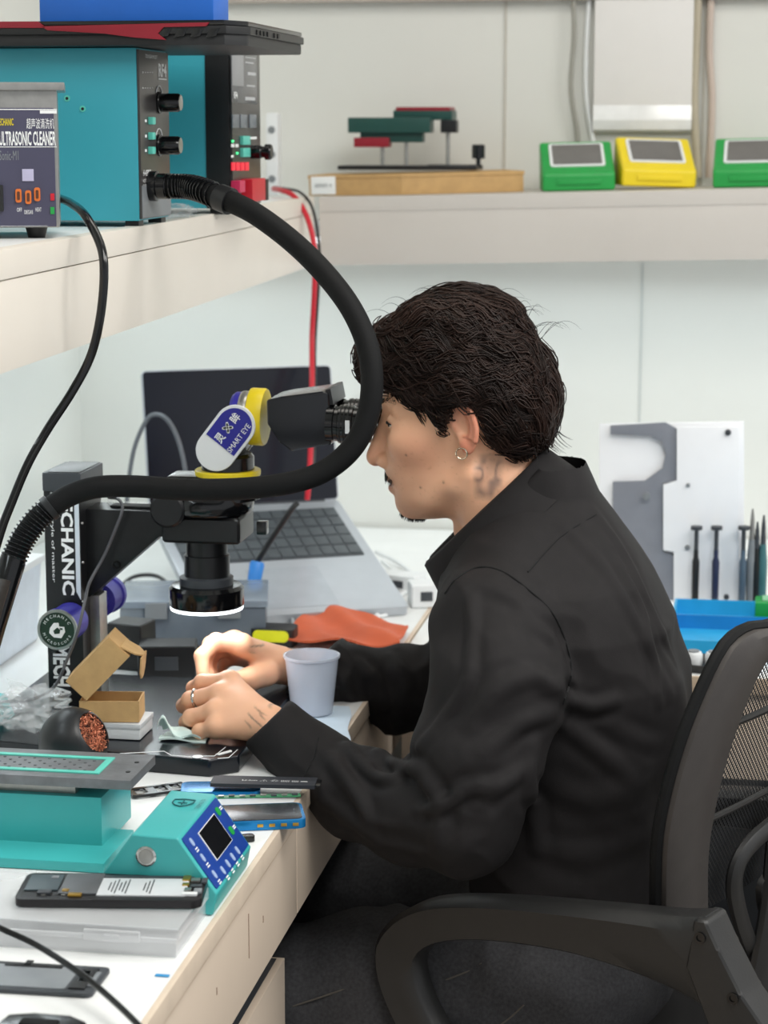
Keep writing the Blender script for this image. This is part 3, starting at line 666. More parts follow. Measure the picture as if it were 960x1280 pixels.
# eyepiece head
axd = (PY(450, 534, hy)-PY(330, 527, hy)).normalized()
ctr = PY(304, 521, hy)
build(MB().lathe([(.026, 0), (.029, .004), (.029, .016)], ctr-axd*.012, axd, 36), 'swivel', M['purple'], ms, w=True)
build(MB().lathe([(.0295, 0), (.0305, .002), (.0305, .008), (.0295, .010)], ctr-axd*.002, axd, 36), 'scale_ring', M['steel'], ms, w=True)
yc = PY(325, 521, hy)
build(MB().lathe([(.027, 0), (.0330, .001), (.0335, .003), (.0335, .017), (.0325, .019), (.026, .019)], yc-axd*.012, axd, 40), 'yellow_collar', M['yellow'], ms, w=True)
build(MB().prism(XZ([(333, 500), (350, 496), (404, 489), (411, 492), (414, 556), (364, 564), (348, 552), (334, 530)], hy-.04), -.08, 0, MY(hy-.04), .004, 3), 'eyepiece_housing', mat('satin_black', '#191b21', .22, var=.06), ms, w=True)
build(MB().prism(XZ([(406, 487), (413, 486), (417, 506), (412, 506)], hy-.038), -.076, 0, MY(hy-.038), .001), 'housing_rib', M['mblack'], ms, w=True)
for dy in (-.030, .030):
    e = PY(410, 529, hy-.03); e = Vector((e.x, hy+dy, e.z))
    ep = build(MB().lathe([(.0215, 0), (.0215, .008), (.0200, .009), (.0200, .013), (.0220, .014), (.0220, .030), (.0205, .031), (.0205, .036), (.0170, .037), (.0170, .040), (.0205, .042), (.0195, .050), (.0165, .050), (.0150, .043), (.0001, .043)], e, axd, 36), 'eyepiece', M['gblack'], ms, w=True)
    for q in range(3): build(MB().lathe([(.0221, 0), (.0224, .0004), (.0224, .0012), (.0221, .0016)], e+axd*(.016+.0045*q), axd, 36), 'grip_ring', M['mblack'], ep, w=True)
    if dy < 0: build(MB().box((0, 0, 0), (.005, .015, .0005), 0, frame(e+axd*.0265+Vector((0, -.0222, 0)), XA, NY)), 'eyepiece_mark', M['wplast'], ep, w=True)
# focus knobs on either side of the column
kc = PY(72, 787, 2.372); kz = kc.z
kn = build(MB().lathe([(.022, 0), (.0235, .002), (.0235, .010), (.0215, .011), (.0215, .05), (.014, .052), (.014, cy0-2.372)], (kc.x, 2.372, kz), YA, 40), 'focus_knob', M['purple'], ms, w=True)
gm = mat('dark_green_cap', '#12301f', .35)
cap = build(MB().lathe([(.0205, -.0004), (.0205, -.0012), (.0001, -.0012)], (kc.x, 2.372, kz), YA, 40), 'knob_cap', gm, kn, w=True)
build(MB().lathe([(.0208, 0), (.0208, -.0022), (.0238, -.0022), (.0238, .002)], (kc.x, 2.372, kz), YA, 40), 'knob_rim', M['steel'], kn, w=True)
lt_ = MB(); Fk = frame((kc.x, 2.3706, kz), XA, NY)
for i, ch in enumerate('MECHANIC'):
    an = math.radians(150-i*17); lt_.add(*(lambda q: (q.v, q.f))(textmb(ch, Fk @ Matrix.Rotation(an, 4, 'Z') @ Matrix.Translation((.0165, 0, 0)) @ Matrix.Rotation(-math.pi/2, 4, 'Z'), None, .0034)))
for i, ch in enumerate('MICROSCOPE'):
    an = math.radians(200+i*15); lt_.add(*(lambda q: (q.v, q.f))(textmb(ch, Fk @ Matrix.Rotation(an, 4, 'Z') @ Matrix.Translation((.0165, 0, 0)) @ Matrix.Rotation(math.pi/2, 4, 'Z'), None, .003)))
em = [(-.0085, .002), (-.004, .008), (.002, .0085), (.0025, .004), (.0085, .004), (.0095, -.002), (.005, -.0095), (-.004, -.009), (-.0095, -.004)]
lt_.prism(em, .0002, .0007, Fk)
build(lt_, 'cap_emblem', M['white'], kn, w=True, smooth=0)
dm = MB(); dm.prism([(-.0045, -.001), (.0005, .003), (.004, 0), (.003, -.004), (-.003, -.005)], .0008, .0011, Fk); dm.prism([(.003, .0025), (.0065, .0025), (.007, .0005), (.004, .0003)], .0008, .0011, Fk)
build(dm, 'cap_emblem', gm, kn, w=True, smooth=0)
build(MB().lathe([(.014, cy1-2.53), (.014, 0), (.0215, .002), (.0215, .035), (.0235, .037), (.0235, .046), (.0001, .046)], (kc.x, 2.53, kz), YA, 40), 'focus_knob', M['purple'], ms, w=True)
# thin lamp cable over the arm
vcable('lamp_cable', 'thin grey wire hanging over the microscope arm and down the column', [(136, 622, 2.50), (148, 624, 2.47), (153, 636, 2.445), (145, 660, 2.44), (130, 695, 2.44), (112, 728, 2.42), (106, 752, 2.36), (97, 790, 2.34), (84, 824, 2.345), (68, 858, 2.35), (40, 874, 2.36), (0, 877, 2.37), (-40, 876, 2.38)], .0019, mat('grey_wire', '#55565a', .45))

# ================================================================ tools on the near desk
# ---- preheater: grey plate on a teal body
pyf = 1.972; plz = PY(163, 976, pyf).z; pxr = PY(163, 976, pyf).x; pyb = PZ(190, 943.5, plz).y
ph = thing('preheating_table', 'teal preheater with a grey metal plate at the left edge of the desk', 'heater', (pxr-.15, (pyf+pyb)/2, DZ))
Lp = .33; pth = plz-PY(163, 988, pyf).z
gpm = mat('worn_grey_plate', '#7d7f82', .42, metal=.5, var=.16, scale=60, bump=.1, bscale=200)
pl = build(MB().box((pxr-Lp/2, (pyf+pyb)/2, plz-pth/2), (Lp, pyb-pyf, pth), .0008), 'plate', gpm, ph, w=True)
g0 = PZ(0, 943, plz); gi = MB()
ya, yb_ = PZ(60, 965, plz).y, PZ(60, 944, plz).y; xg = PZ(137, 955, plz).x
for (x0, x1, y0_, y1_) in ((xg-.24, xg, ya, ya+.007), (xg-.24, xg, yb_-.007, yb_), (xg-.007, xg, ya+.006, yb_-.006)):
    gi.box(((x0+x1)/2, (y0_+y1_)/2, plz+.0006), (x1-x0, y1_-y0_, .0014), .0004)
build(gi, 'gasket', M['tealb'], pl, w=True)
hm = MB(); hb_ = MB()
for i in range(13):
    for j in range(5): hm.lathe([(.0016, 0), (.0016, .0004), (.0001, .0004)], (xg-.018-i*.0155-(j % 2)*.007, ya+.012+j*(yb_-ya-.024)/4, plz), ZA, 8)
build(hm, 'hole_pattern', mat('hole_dark', '#55585c', .6), pl, w=True, kind='stuff')
for (u, v) in ((171, 953), (160, 965)):
    a = PZ(u, v, plz); build(MB().lathe([(.0025, 0), (.0025, .0005), (.0001, .0005)], a, ZA, 12), 'screw_hole', M['black'], pl, w=True)
bxr_ = PY(127, 1020, pyf+.006).x
build(MB().box((pxr-.05-Lp/2, (pyf+pyb)/2+.004, plz-pth-.005), (Lp-.02, pyb-pyf-.02, .012), .001), 'spacer', M['steel'], ph, w=True)
bzt = PY(100, 996, pyf+.006).z; bzb = PY(100, 1060, pyf+.006).z
build(MB().box((bxr_-Lp/2, (pyf+pyb)/2+.012, (bzt+bzb)/2), (Lp, pyb-pyf+.012, bzt-bzb), .0015), 'body', M['teal2'], ph, w=True)
bfy = PZ(100, 1091, DZ).y; bfx = PZ(124, 1089, DZ+.008).x
build(MB().box((bfx-Lp/2, (bfy+pyb-.03)/2, DZ+.0055), (Lp, pyb-.03-bfy, .010), .002), 'base', M['teal2'], ph, w=True)
for yy in (pyf+.014, pyb-.0):
    build(MB().box((bxr_-.006, yy, (DZ+.012+bzb)/2), (.008, .009, bzb-DZ-.01), .001), 'post', M['black'], ph, w=True)
    build(MB().lathe([(.022, 0), (.026, bzb-DZ-.011)], (bxr_-.05, (pyf+pyb)/2, DZ+.012), ZA, 24), 'pedestal', M['teal2'], ph, w=True)

# ---- control wedge with blue keypad
wy0 = PZ(266, 1143, DZ+.002).y; wx = PZ(266, 1143, DZ+.002).x; wy1 = PX(309, 1074, wx).y
cw = thing('heater_controller', 'teal wedge controller with blue keypad, dark screen and steel button', 'controller', (wx-.05, (wy0+wy1)/2, DZ))
def WQ(u, v): p = PY(u, v, wy0); return (p.x, p.z)
pf = [(WQ(131, 1092)[0]-.02, DZ+.001), (WQ(131, 1092)[0], WQ(131, 1088)[1]), WQ(165, 1043), WQ(222, 1048), WQ(271, 1118), (wx, DZ+.001)]
build(MB().prism(pf, -(wy1-wy0), 0, MY(wy0), .0025, 3), 'housing', M['teal2'], cw, w=True)
A = Vector((pf[3][0], 0, pf[3][1])); B = Vector((pf[4][0], 0, pf[4][1])); sd = (B-A).normalized(); nn = Vector((-sd.z, 0, sd.x)); nn = nn if nn.x > 0 else -nn
Lf = (B-A).length; wid = wy1-wy0
Fp = frame(A+sd*(Lf*.5)+Vector((0, (wy0+wy1)/2, 0)), YA, nn)       # local x = away from camera, local y = up the slope
kp = build(MB().prism(rrect(wid*.93, Lf*.9, .003), 0, .0011, Fp, .0003), 'keypad', mat('keypad_blue', '#173f93', .35, var=.06), cw, w=True)
build(MB().box((.004, .004, .0014), (wid*.44, Lf*.50, .0008), 0, Fp), 'screen_border', M['white'], kp, w=True)
build(MB().box((.004, .004, .0017), (wid*.42, Lf*.48, .0008), 0, Fp), 'screen', mat('screen_speckled', '#0c0e12', .25, var=.6, scale=400), kp, w=True)
for (x, y, c) in ((wid*.34, Lf*.28, 'green'), (wid*.34, -Lf*.08, 'green'), (-wid*.36, Lf*.30, 'white'), (-wid*.36, Lf*.02, 'white'), (-wid*.36, -Lf*.28, 'white'), (-wid*.2, -Lf*.35, 'white'), (-wid*.06, -Lf*.35, 'white'), (wid*.08, -Lf*.35, 'white'), (wid*.22, -Lf*.35, 'white')):
    b_ = build(MB().prism(rrect(.009 if c == 'green' else .006, .0085, .0028), .0008, .0018, Fp @ Matrix.Translation((x, y, 0)), .0003), 'key', M['green'] if c == 'green' else mat('pale_key', '#9fb3d8', .4), kp, w=True)
    for q in range(2): build(MB().box((x+(.011 if c == 'green' else 0), y-(.007+.0025*q if c != 'green' else .002*q-.001), .0013), (.007, .0012, .0004), 0, Fp), 'key_caption', M['white'], kp, w=True)
bb = PY(183, 1070, wy0)
build(MB().lathe([(.0095, 0), (.0095, .0025), (.0080, .0035), (.0080, .0028), (.0001, .0028)], bb+Vector((0, .001, 0)), NY, 30), 'push_button', M['chrome'], cw, w=True)
build(MB().lathe([(.0072, 0), (.0068, .0042), (.0001, .0046)], bb+Vector((0, .001, 0)), NY, 30), 'button_cap', M['steel'], cw, w=True)
tz = (pf[2][1]+pf[3][1])/2; Ft = frame(((pf[2][0]+pf[3][0])/2, (wy0+wy1)/2+.03, tz+.0004), XA, (0, 0, 1))
inkm = mat('dark_ink', '#145e62', .5)
build(MB().tube([Ft @ Vector((x, y, .0006)) for x, y in ((-.01, .009), (0, .011), (.01, .009), (.01, 0), (.006, -.007), (0, -.011), (-.006, -.007), (-.01, 0))], .0007, 5, closed=True), 'shield_print', inkm, cw, w=True)
build(MB().box((0, 0, .0006), (.009, .0012, .0006), 0, Ft), 'shield_print', inkm, cw, w=True); build(MB().box((0, .001, .0006), (.0012, .012, .0006), 0, Ft), 'shield_print', inkm, cw, w=True)
text('THERMAL FIX', Ft @ Matrix.Translation((.017, 0, 0)) @ Matrix.Rotation(math.pi/2, 4, 'Z'), cw, inkm, .03, .004, w=True)

# ---- clear storage box
sy0 = PZ(218, 1198, DZ).y; sxr = PZ(220, 1198, DZ).x; szt = PY(230, 1160, sy0).z
sy1 = sy0+.12; frost = mat('frosted_clear_plastic', '#f6f8fa', .2, var=.02, alpha=.32)
bx = thing('storage_box', 'low clear plastic parts box under the opened black phone', 'box', (sxr-.12, (sy0+sy1)/2, DZ))
Wb = .30; hb = szt-DZ
def shell(x0, x1, y0, y1, z0, z1, t, nm, mm, par, top=False):
    mb = MB()
    mb.box(((x0+x1)/2, y0+t/2, (z0+z1)/2), (x1-x0, t, z1-z0)); mb.box(((x0+x1)/2, y1-t/2, (z0+z1)/2), (x1-x0, t, z1-z0))
    mb.box((x0+t/2, (y0+y1)/2, (z0+z1)/2), (t, y1-y0-2*t, z1-z0)); mb.box((x1-t/2, (y0+y1)/2, (z0+z1)/2), (t, y1-y0-2*t, z1-z0))
    zc = z1-t/2 if top else z0+t/2; mb.box(((x0+x1)/2, (y0+y1)/2, zc), (x1-x0-2*t, y1-y0-2*t, t))
    return build(mb, nm, mm, par, w=True)
shell(sxr-Wb, sxr, sy0, sy1, DZ+.0005, DZ+hb*.62, .002, 'tray', frost, bx)
ld = shell(sxr-Wb-.002, sxr+.003, sy0-.002, sy1+.002, DZ+hb*.62, szt-.001, .0025, 'lid', frost, bx, True)
build(MB().box((sxr-Wb/2, sy0-.003, DZ+hb*.60), (Wb+.004, .003, .004), .001), 'rim', frost, bx, w=True)
for dx in (.055, .22):
    cl = build(MB().box((sxr-dx, sy0-.0045, DZ+hb*.68), (.05, .005, hb*.34), .0015), 'latch', frost, bx, w=True)
    build(MB().prism(rrect(.016, .006, .0028), 0, .002, frame((sxr-dx, sy0-.007, DZ+hb*.64), XA, NY), .0005), 'latch_tab', frost, cl, w=True)
build(MB().box((sxr-.14, (sy0+sy1)/2, DZ+hb*.35), (.002, sy1-sy0-.006, hb*.5)), 'divider', frost, bx, w=True)

# ---- flat phone helper: local x = length, y = width, z up
def slab(mb, l, w_, z0, z1, r, bev=.001): return mb.prism(rrect(l, w_, r, 6), z0, z1, None, bev)
a = PZ(24, 1121, szt+.008); b = PZ(258, 1123, szt+.008)
pc_ = PZ(141, 1107, szt+.008); ang = math.atan2(b.y-a.y, b.x-a.x); plen = (b-a).length
op = thing('opened_phone', 'black phone with its back off, battery and boards showing, on the clear box', 'phone', (pc_.x, pc_.y, szt-.0005), ang)
PWd = .070
build(slab(MB(), plen, PWd, 0, .0078, .009, .0018), 'frame', mat('graphite_frame', '#2c2b2d', .3, metal=.5), op)
tr = build(slab(MB(), plen-.008, PWd-.008, .0074, .0079, .006, 0), 'inner_tray', M['black'], op)
bt = build(MB().box((.028, -.004, .0084), (.078, .044, .0016), .0005), 'battery', mat('battery_wrap', '#c9cdd0', .35, var=.05), op)
for i in range(9): build(MB().box((-.002+.0032*i+(.012 if i > 5 else 0), -.004, .0093), (.0011, .020+.008*(i % 3), .0003)), 'print_bar', M['dgrey'], bt)
build(MB().box((.028, .0225, .0086), (.085, .006, .0012), .0004), 'flex_cable', M['dgrey'], op)
build(MB().box((-.028, .003, .0088), (.034, .052, .0016), .0005), 'shield_plate', mat('grey_foil', '#6d7074', .35, metal=.5, var=.2), op)
build(MB().box((-.062, .006, .0086), (.03, .04, .0014), .0004), 'camera_plate', mat('slate_plate', '#4d5a60', .35, metal=.3), op)
for (x, y, l, w_, mm) in ((.078, .018, .007, .012, 'gold'), (.079, .002, .006, .006, 'gold'), (.088, .014, .008, .008, 'steel'), (.091, -.002, .010, .006, 'dgrey'), (.083, -.012, .006, .008, 'steel'), (.094, -.014, .007, .010, 'grey'), (-.048, -.016, .006, .006, 'gold'), (-.07, -.02, .012, .008, 'dgrey'), (-.036, -.026, .012, .006, 'gold'), (-.066, .018, .006, .006, 'grey'), (.098, .012, .005, .012, 'dgrey'), (.086, -.022, .014, .006, 'wplast')):
    k = plen/.2; build(MB().box((x*k, y, .0092), (l, w_, .0022), .0004), 'chip', M[mm], op)
for x in (-.058, -.04, .004): build(MB().lathe([(.0022, .0078), (.0022, .0088), (.0001, .0088)], (x, -.024, 0), ZA, 10), 'screw', M['steel'], op)
# ---- loose phone screen on the desk
a = PZ(150, 1193, DZ+.006); b = PZ(147, 1233, DZ+.006)
ls = thing('phone_screen', 'loose grey phone display panel lying on the desk in the foreground', 'screen', (a.x-.075, PZ(75, 1216, DZ+.004).y-.012, DZ+.0005), math.radians(1))
build(slab(MB(), .15, .060, 0, .0035, .006, .001), 'frame', M['dgrey'], ls)
build(slab(MB(), .10, .046, .0034, .0039, .003, 0).add([], []), 'display_back', mat('display_back', '#8f9498', .35, metal=.3, var=.06), ls)
for (x, y, l, w_, mm) in ((.060, .0, .014, .044, 'black'), (.059, .012, .006, .008, 'wplast'), (.059, -.004, .005, .006, 'wplast'), (.069, 0, .004, .03, 'grey'), (.01, .022, .05, .005, 'black'), (.004, .026, .006, .012, 'black')):
    build(MB().box((x, y, .0043), (l, w_, .0012), .0003), 'flex_part', M[mm], ls)
# ---- foreground cables, blue tape, dark object at the bottom edge
vcable('foreground_cable', 'black cable crossing the desk in the bottom left foreground', [(-20, 1150, 1.70), (0, 1160, 1.69), (45, 1181, 1.67), (95, 1213, 1.63), (135, 1245, 1.595), (175, 1284, 1.55), (200, 1320, 1.51)], .0027, M['gblack'])
a = PZ(203, 1219.5, DZ+.0006); solo(recenter(build(MB().box((a.x, a.y, DZ+.0008), (.012, .0045, .0008), 0, None), 'tape_scrap', mat('tape_blue', '#2b93cf', .5))), 'tiny strip of bright blue tape at the desk edge', 'tape')
a = PZ(60, 1277, DZ+.006)
dtm = thing('dark_tool', 'black curved tool body peeking in at the bottom edge', 'tool', (a.x, a.y-.02, DZ))
build(MB().prism([(-.035, -.02), (-.03, .012), (-.01, .019), (.02, .018), (.036, .008), (.04, -.02)], .0006, .014, None, .004, 3), 'body', M['gblack'], dtm)
build(MB().box((0, -.002, .0145), (.03, .012, .002), .0008), 'grip', M['rubber'], dtm)

# ---- tip cleaner: black ball with copper wool
tc_c = PZ(92, 926, DZ+.040); R_ = .0385
tcn = Vector((.84, -.22, .48)).normalized()
tpc = thing('tip_cleaner', 'black ball shaped tip cleaner filled with copper wool', 'cleaner', (tc_c.x, tc_c.y, DZ))
bc_ = Vector((tc_c.x, tc_c.y, DZ+.0385))
pr = []
for i in range(22):
    t = math.pi-(math.pi-.70)*i/21; pr.append((max(R_*math.sin(t), .0001), R_*math.cos(t)))
rim = pr[-1]; pr += [(rim[0]-.002, rim[1]+.0005), (rim[0]-.003, rim[1]-.004), (rim[0]-.001, rim[1]-.012), (.0001, rim[1]-.014)]
build(MB().lathe(pr, bc_, tcn, 40), 'ball', mat('matt_black_shell', '#1c1d1f', .38, var=.06), tpc, w=True)
build(MB().lathe([(.018, 0), (.018, .004), (.012, .006)], (bc_.x, bc_.y, DZ+.0003), ZA, 24), 'foot', M['rubber'], tpc, w=True)
wl = MB(); rr = np.random.default_rng(5); q = Vector((0, 0, 1)).rotation_difference(tcn).to_matrix()
for i in range(420):
    rad = rim[0]*.9*math.sqrt(rr.random()); t = rr.random()*6.283
    c = bc_+q @ Vector((rad*math.cos(t), rad*math.sin(t), rim[1]-.006+.006*rr.random()+.003*(1-rad/rim[0])))
    d = Vector(rr.normal(size=3)).normalized(); e = d.orthogonal().normalized(); g = d.cross(e); rl_ = .0012+.0012*rr.random()
    wl.tube([c+e*rl_*math.cos(s)+g*rl_*math.sin(s)+d*s*.0003 for s in np.linspace(0, 5, 7)], .00035, 3, flat=.5)
build(wl, 'copper_wool', mat('copper_wool', '#d98a6a', .35, metal=.6, var=.3, scale=300), tpc, w=True, kind='stuff')
# ---- small cardboard box on a white case
wc = thing('white_case', 'small white plastic case under the open cardboard box', 'case', (PZ(140, 925, BZ).x, PZ(140, 925, BZ).y+.028, BZ))
build(MB().box((-.01, 0, .0085), (.085, .055, .015), .002), 'tray', M['wplast'], wc)
build(MB().box((-.01, 0, .0165), (.087, .057, .006), .0015), 'lid', mat('milky_plastic', '#dfe3e6', .3, alpha=.8), wc)
cbx = thing('small_box', 'open brown cardboard box with its lid tipped back on the white case', 'box', (wc.location.x-.006, wc.location.y-.004, BZ+.0205), math.radians(8))
th = .0018
for (c, d) in (((0, -.022, .012), (.066, th, .024)), ((0, .022, .012), (.066, th, .024)), ((.033, 0, .012), (th, .046, .024)), ((-.033, 0, .012), (th, .046, .024)), ((0, 0, .001), (.066, .044, th))):
    build(MB().box(c, d), 'tray_panel', M['card'], cbx)
Ml = Matrix.Translation((-.012, .0, .062)) @ Matrix.Rotation(math.radians(-46), 4, 'Y')
for (c, d) in (((0, 0, .015), (.070, .050, th)), ((0, -.025, 0), (.070, th, .032)), ((0, .025, 0), (.070, th, .032)), ((-.035, 0, 0), (th, .05, .032)), ((.035, 0, -.0), (th, .05, .032))):
    build(MB().box(c, d, 0, Ml), 'lid_panel', M['card'], cbx)
fl = [(0, -.02), (.018, -.018), (.026, -.008), (.026, .008), (.018, .018), (0, .02)]
build(MB().prism(fl, 0, th, Matrix.Translation((.014, -.004, .0862)) @ Matrix.Rotation(math.radians(28), 4, 'Y')), 'tuck_flap', M['card'], cbx)
build(MB().prism(fl, 0, th, Matrix.Translation((.0365, -.004, .074)) @ Matrix.Rotation(math.radians(95), 4, 'Y')), 'tuck_flap', M['card'], cbx)
# ---- clear bags and teal tool at the left edge
crumple('plastic_bag', 'crumpled clear plastic bag beside the black tip cleaner', PZ(22, 926, BZ)+Vector((0, .05, .0006)), .045, .035, .024, 8, bagm)
a = PZ(-6, 925, DZ)
tt = thing('teal_tool', 'teal tool body cut off by the left edge above the heater plate', 'tool', (a.x-.005, a.y+.02, DZ))
build(MB().prism([(-.035, 0), (.012, 0), (.016, .02), (.006, .045), (-.03, .05)], -.02, .02, Matrix(((1, 0, 0, 0), (0, 0, -1, 0), (0, 1, 0, .0005), (0, 0, 0, 1))), .003), 'body', M['teal2'], tt)
build(MB().box((-.01, -.021, .025), (.03, .003, .02), .001), 'grip', M['rubber'], tt)

# ---- phone parts near the man's elbow
bf = thing('phone_chassis', 'thin black inner phone frame lying beside the blue phones', 'phone part', PZ(198, 989, DZ+.002), math.radians(34))
fm = MB()
fm.prism(rrect(.062, .004, .0015), 0, .003, Matrix.Translation((0, .012, 0))); fm.prism(rrect(.062, .005, .0015), 0, .003, Matrix.Translation((0, -.011, 0)))
for x, w_ in ((-.029, .006), (-.008, .01), (.012, .005), (.028, .006)): fm.prism(rrect(w_, .024, .001), 0, .0026, Matrix.Translation((x, .0005, 0)))
build(fm, 'frame', M['gblack'], bf)
for x in (-.018, .003, .02): build(MB().lathe([(.0022, .0024), (.0022, .0034), (.0001, .0034)], (x, .003, 0), ZA, 10), 'boss', M['dgrey'], bf)
def phone(name, label, u, v, z, l, w_, t_, rz, rimm, glass):
    c = PZ(u, v, z+t_); o = thing(name, label, 'phone', (c.x, c.y, z), rz)
    build(slab(MB(), l, w_, 0, t_, .009, .002), 'frame', rimm, o)
    if glass:
        s_ = build(slab(MB(), l-.007, w_-.007, t_-.0003, t_+.0005, .007, .0002), 'screen', mat('phone_glass', glass, .22), o)
        build(MB().box((l/2-.010, 0, t_+.0006), (.0012, .010, .0003)), 'speaker_slot', M['dgrey'], s_)
    return o
bluem = mat('bright_blue_frame', '#1a7fc0', .25, metal=.5, var=.05)
b1 = phone('blue_phone', 'bright blue phone with a dark screen at the desk edge', 308, 1016, DZ+.0005, .118, .060, .0095, math.radians(17), bluem, '#2a2d33')
for k in range(4): build(MB().box((.012+.012*k, -.0302, .005), (.006, .0012, .0032), .0003), 'port', M['gold'], b1)
b2 = phone('blue_phone', 'blue phone back shell lying under the loose battery', 276, 983, DZ+.0005, .085, .040, .007, math.radians(12), bluem, None)
pb = thing('circuit_board', 'narrow green phone circuit board beside the battery', 'circuit board', PZ(316, 996, DZ+.012)+Vector((0, 0, 0)), math.radians(14))
build(MB().box((0, 0, .0005), (.10, .010, .001), .0002), 'board', M['pcb'], pb)
for k in range(9): build(MB().box((-.044+.011*k, .001*(k % 3-1), .0016), (.006, .005, .0014), .0003), 'chip', M['steel'] if k % 2 else M['dgrey'], pb)
bat = thing('phone_battery', 'flat black phone battery with white print beside the sleeve cuff', 'battery', PZ(330, 980, DZ+.013), math.radians(5))
build(slab(MB(), .112, .030, 0, .004, .002, .0006), 'cell', mat('black_battery', '#23272f', .55), bat)
text('Li-ion ⚠ ♻ ||||| |||| ▬', frame((.012, -.002, .0041), XA, ZA), bat, M['white'], .07, .007)
build(MB().box((.058, 0, .002), (.006, .022, .002), .0004), 'terminal', M['gblack'], bat)
a = PZ(302, 1052, DZ); solo(recenter(build(MB().prism(rrect(.026, .012, .004), DZ+.0004, DZ+.006, Matrix.Translation((a.x, a.y, 0)) @ Matrix.Rotation(.5, 4, 'Z'), .0015), 'camera_module', M['gblack'])), 'small black camera module behind the wedge controller', 'phone part')

# ---- plastic cup, wipes
cu = PZ(390, 889, DZ+.004); cH = PY(390, 818, cu.y).z-DZ-.0035
rt = 37.3/FPX*cu.y*1.0; rb = 27/FPX*cu.y
solo(recenter(build(MB().lathe([(.0001, .0), (rb, 0), (rt-.002, cH-.004), (rt, cH-.003), (rt, cH), (rt-.0025, cH), (rt-.0035, cH-.004), (rb-.0015, .0015), (.0001, .0015)], (cu.x, cu.y, DZ+.0035), ZA, 48), 'plastic_cup', mat('milky_cup', '#d9e1ee', .25, var=.02, alpha=.62, sss=0))), 'translucent white plastic cup standing by the man\'s forearm', 'cup')
def wipe(name, label, quad, z, amp, seed, m, th=.0016):
    q_ = [PZ(u, v, z) for u, v in quad]
    def fn(s, t):
        p = q_[0].lerp(q_[1], s).lerp(q_[3].lerp(q_[2], s), t)
        h = amp*(1+math.sin(7*s+seed)*math.cos(5*t+2*seed)+.6*math.sin(11*(s+t)+seed))*.5
        return (p.x+.002*math.sin(9*t+seed), p.y+.002*math.sin(8*s), z+th+max(0, h))
    return solo(recenter(build(MB().sheet(fn, 24, 24, th), name, m, smooth=60)), label, 'cloth')
lbw = mat('pale_blue_wipe', '#c9dbea', .8, var=.04)
wipe('folded_wipe', 'pale blue paper wipe spread under the cup beside the cuff', [(322, 946), (436, 932), (437, 886), (330, 880)], DZ, .0012, 1, lbw)
wp = thing('crumpled_wipe', 'crumpled pale mint wipe on the microscope base by the fingers', 'cloth', PZ(228, 923, BZ+.0005))
pm = mat('mint_wipe', '#d6e8e4', .8, var=.03)
def fold(s, t):
    x = -.026+.050*s; y = -.012+.024*t
    z = .004+.020*math.exp(-((s-.12)/.16)**2)*(1-.6*t)+.006*math.sin(9*s+4*t)*.5+.004*abs(math.sin(6*t+3*s))
    return (x, y, max(.0025, z))
build(MB().sheet(fold, 24, 14, .002), 'upper_fold', pm, wp, smooth=70)
build(MB().sheet(lambda s, t: (-.024+.054*s, -.014+.03*t, .0025+.0018*math.sin(5*s+6*t)), 18, 12, .002), 'lower_fold', pm, wp, smooth=70)
# ---- orange mat
wipe('silicone_mat', 'wavy orange silicone mat lying behind the cup', [(352, 806), (498, 812), (512, 786), (398, 762)], DZ+.006, .012, 2.2, M['orange'], .003)
# ---- yellow and black tool behind the far hand
a = PZ(337, 812, DZ); yt = thing('tape_tool', 'black tool with a bright yellow insert behind the far hand', 'tool', (a.x, a.y+.03, DZ))
build(MB().prism(rrect(.062, .045, .012), .0005, .026, None, .006, 3), 'body', M['black'], yt)
build(MB().prism(rrect(.050, .016, .007), 0, .004, frame((0, -.0215, .0165), XA, (0, -1, .25)), .0015), 'insert', mat('neon_yellow', '#e4e414', .4), yt)

# ================================================================ laptop and clutter behind the microscope
HR = PY(428, 624, 3.42); wdv = Vector((-.89, -.455, 0)).normalized(); lw = .31
FR = PY(505, 758, 3.085); dpv = FR-HR; ldp = dpv.length; dpu = dpv.normalized(); nrm = wdv.cross(dpu); nrm = nrm if nrm.z > 0 else -nrm
lap = thing('silver_laptop', 'open silver laptop with black keys propped up by the wall', 'laptop', (FR.x-.15, FR.y, DZ))
Fb = frame(HR+wdv*(lw/2)+dpu*(ldp/2), -wdv, nrm); yup = Fb.to_3x3() @ Vector((0, 1, 0)); 
sgn = 1 if yup.dot(dpu) < 0 else -1        # local +y toward the hinge
alum = mat('aluminium', '#b4b9bf', .38, metal=.35, var=.03)
bd = build(MB().prism(rrect(lw, ldp, .008), -.014, 0, Fb, .0015), 'base', alum, lap, w=True)
build(MB().prism(rrect(lw*.90, ldp*.46, .003), -.001, .0008, Fb @ Matrix.Translation((0, sgn*ldp*.19, 0))), 'keyboard_well', M['dgrey'], bd, w=True)
keym = mat('laptop_key', '#4a5054', .5)
for r_ in range(5):
    for c_ in range(13):
        build(MB().box((-lw*.415+c_*lw*.0692, sgn*(ldp*.375-r_*ldp*.090), .0012), (lw*.061, ldp*.076, .0018), .0004, Fb), 'key', keym, bd, w=True)
build(MB().prism(rrect(lw*.36, ldp*.34, .003), 0, .0005, Fb @ Matrix.Translation((0, -sgn*ldp*.28, 0))), 'touchpad', mat('touchpad', '#a9afb6', .3, metal=.2), bd, w=True)
TR = PY(409, 456, 3.452); TLv = TR-HR; sh_ = TLv.length; su = TLv.normalized()
Fs = frame(HR+wdv*(lw/2)+su*(sh_/2), -wdv, (-wdv).cross(su)); syu = Fs.to_3x3() @ Vector((0, 1, 0))
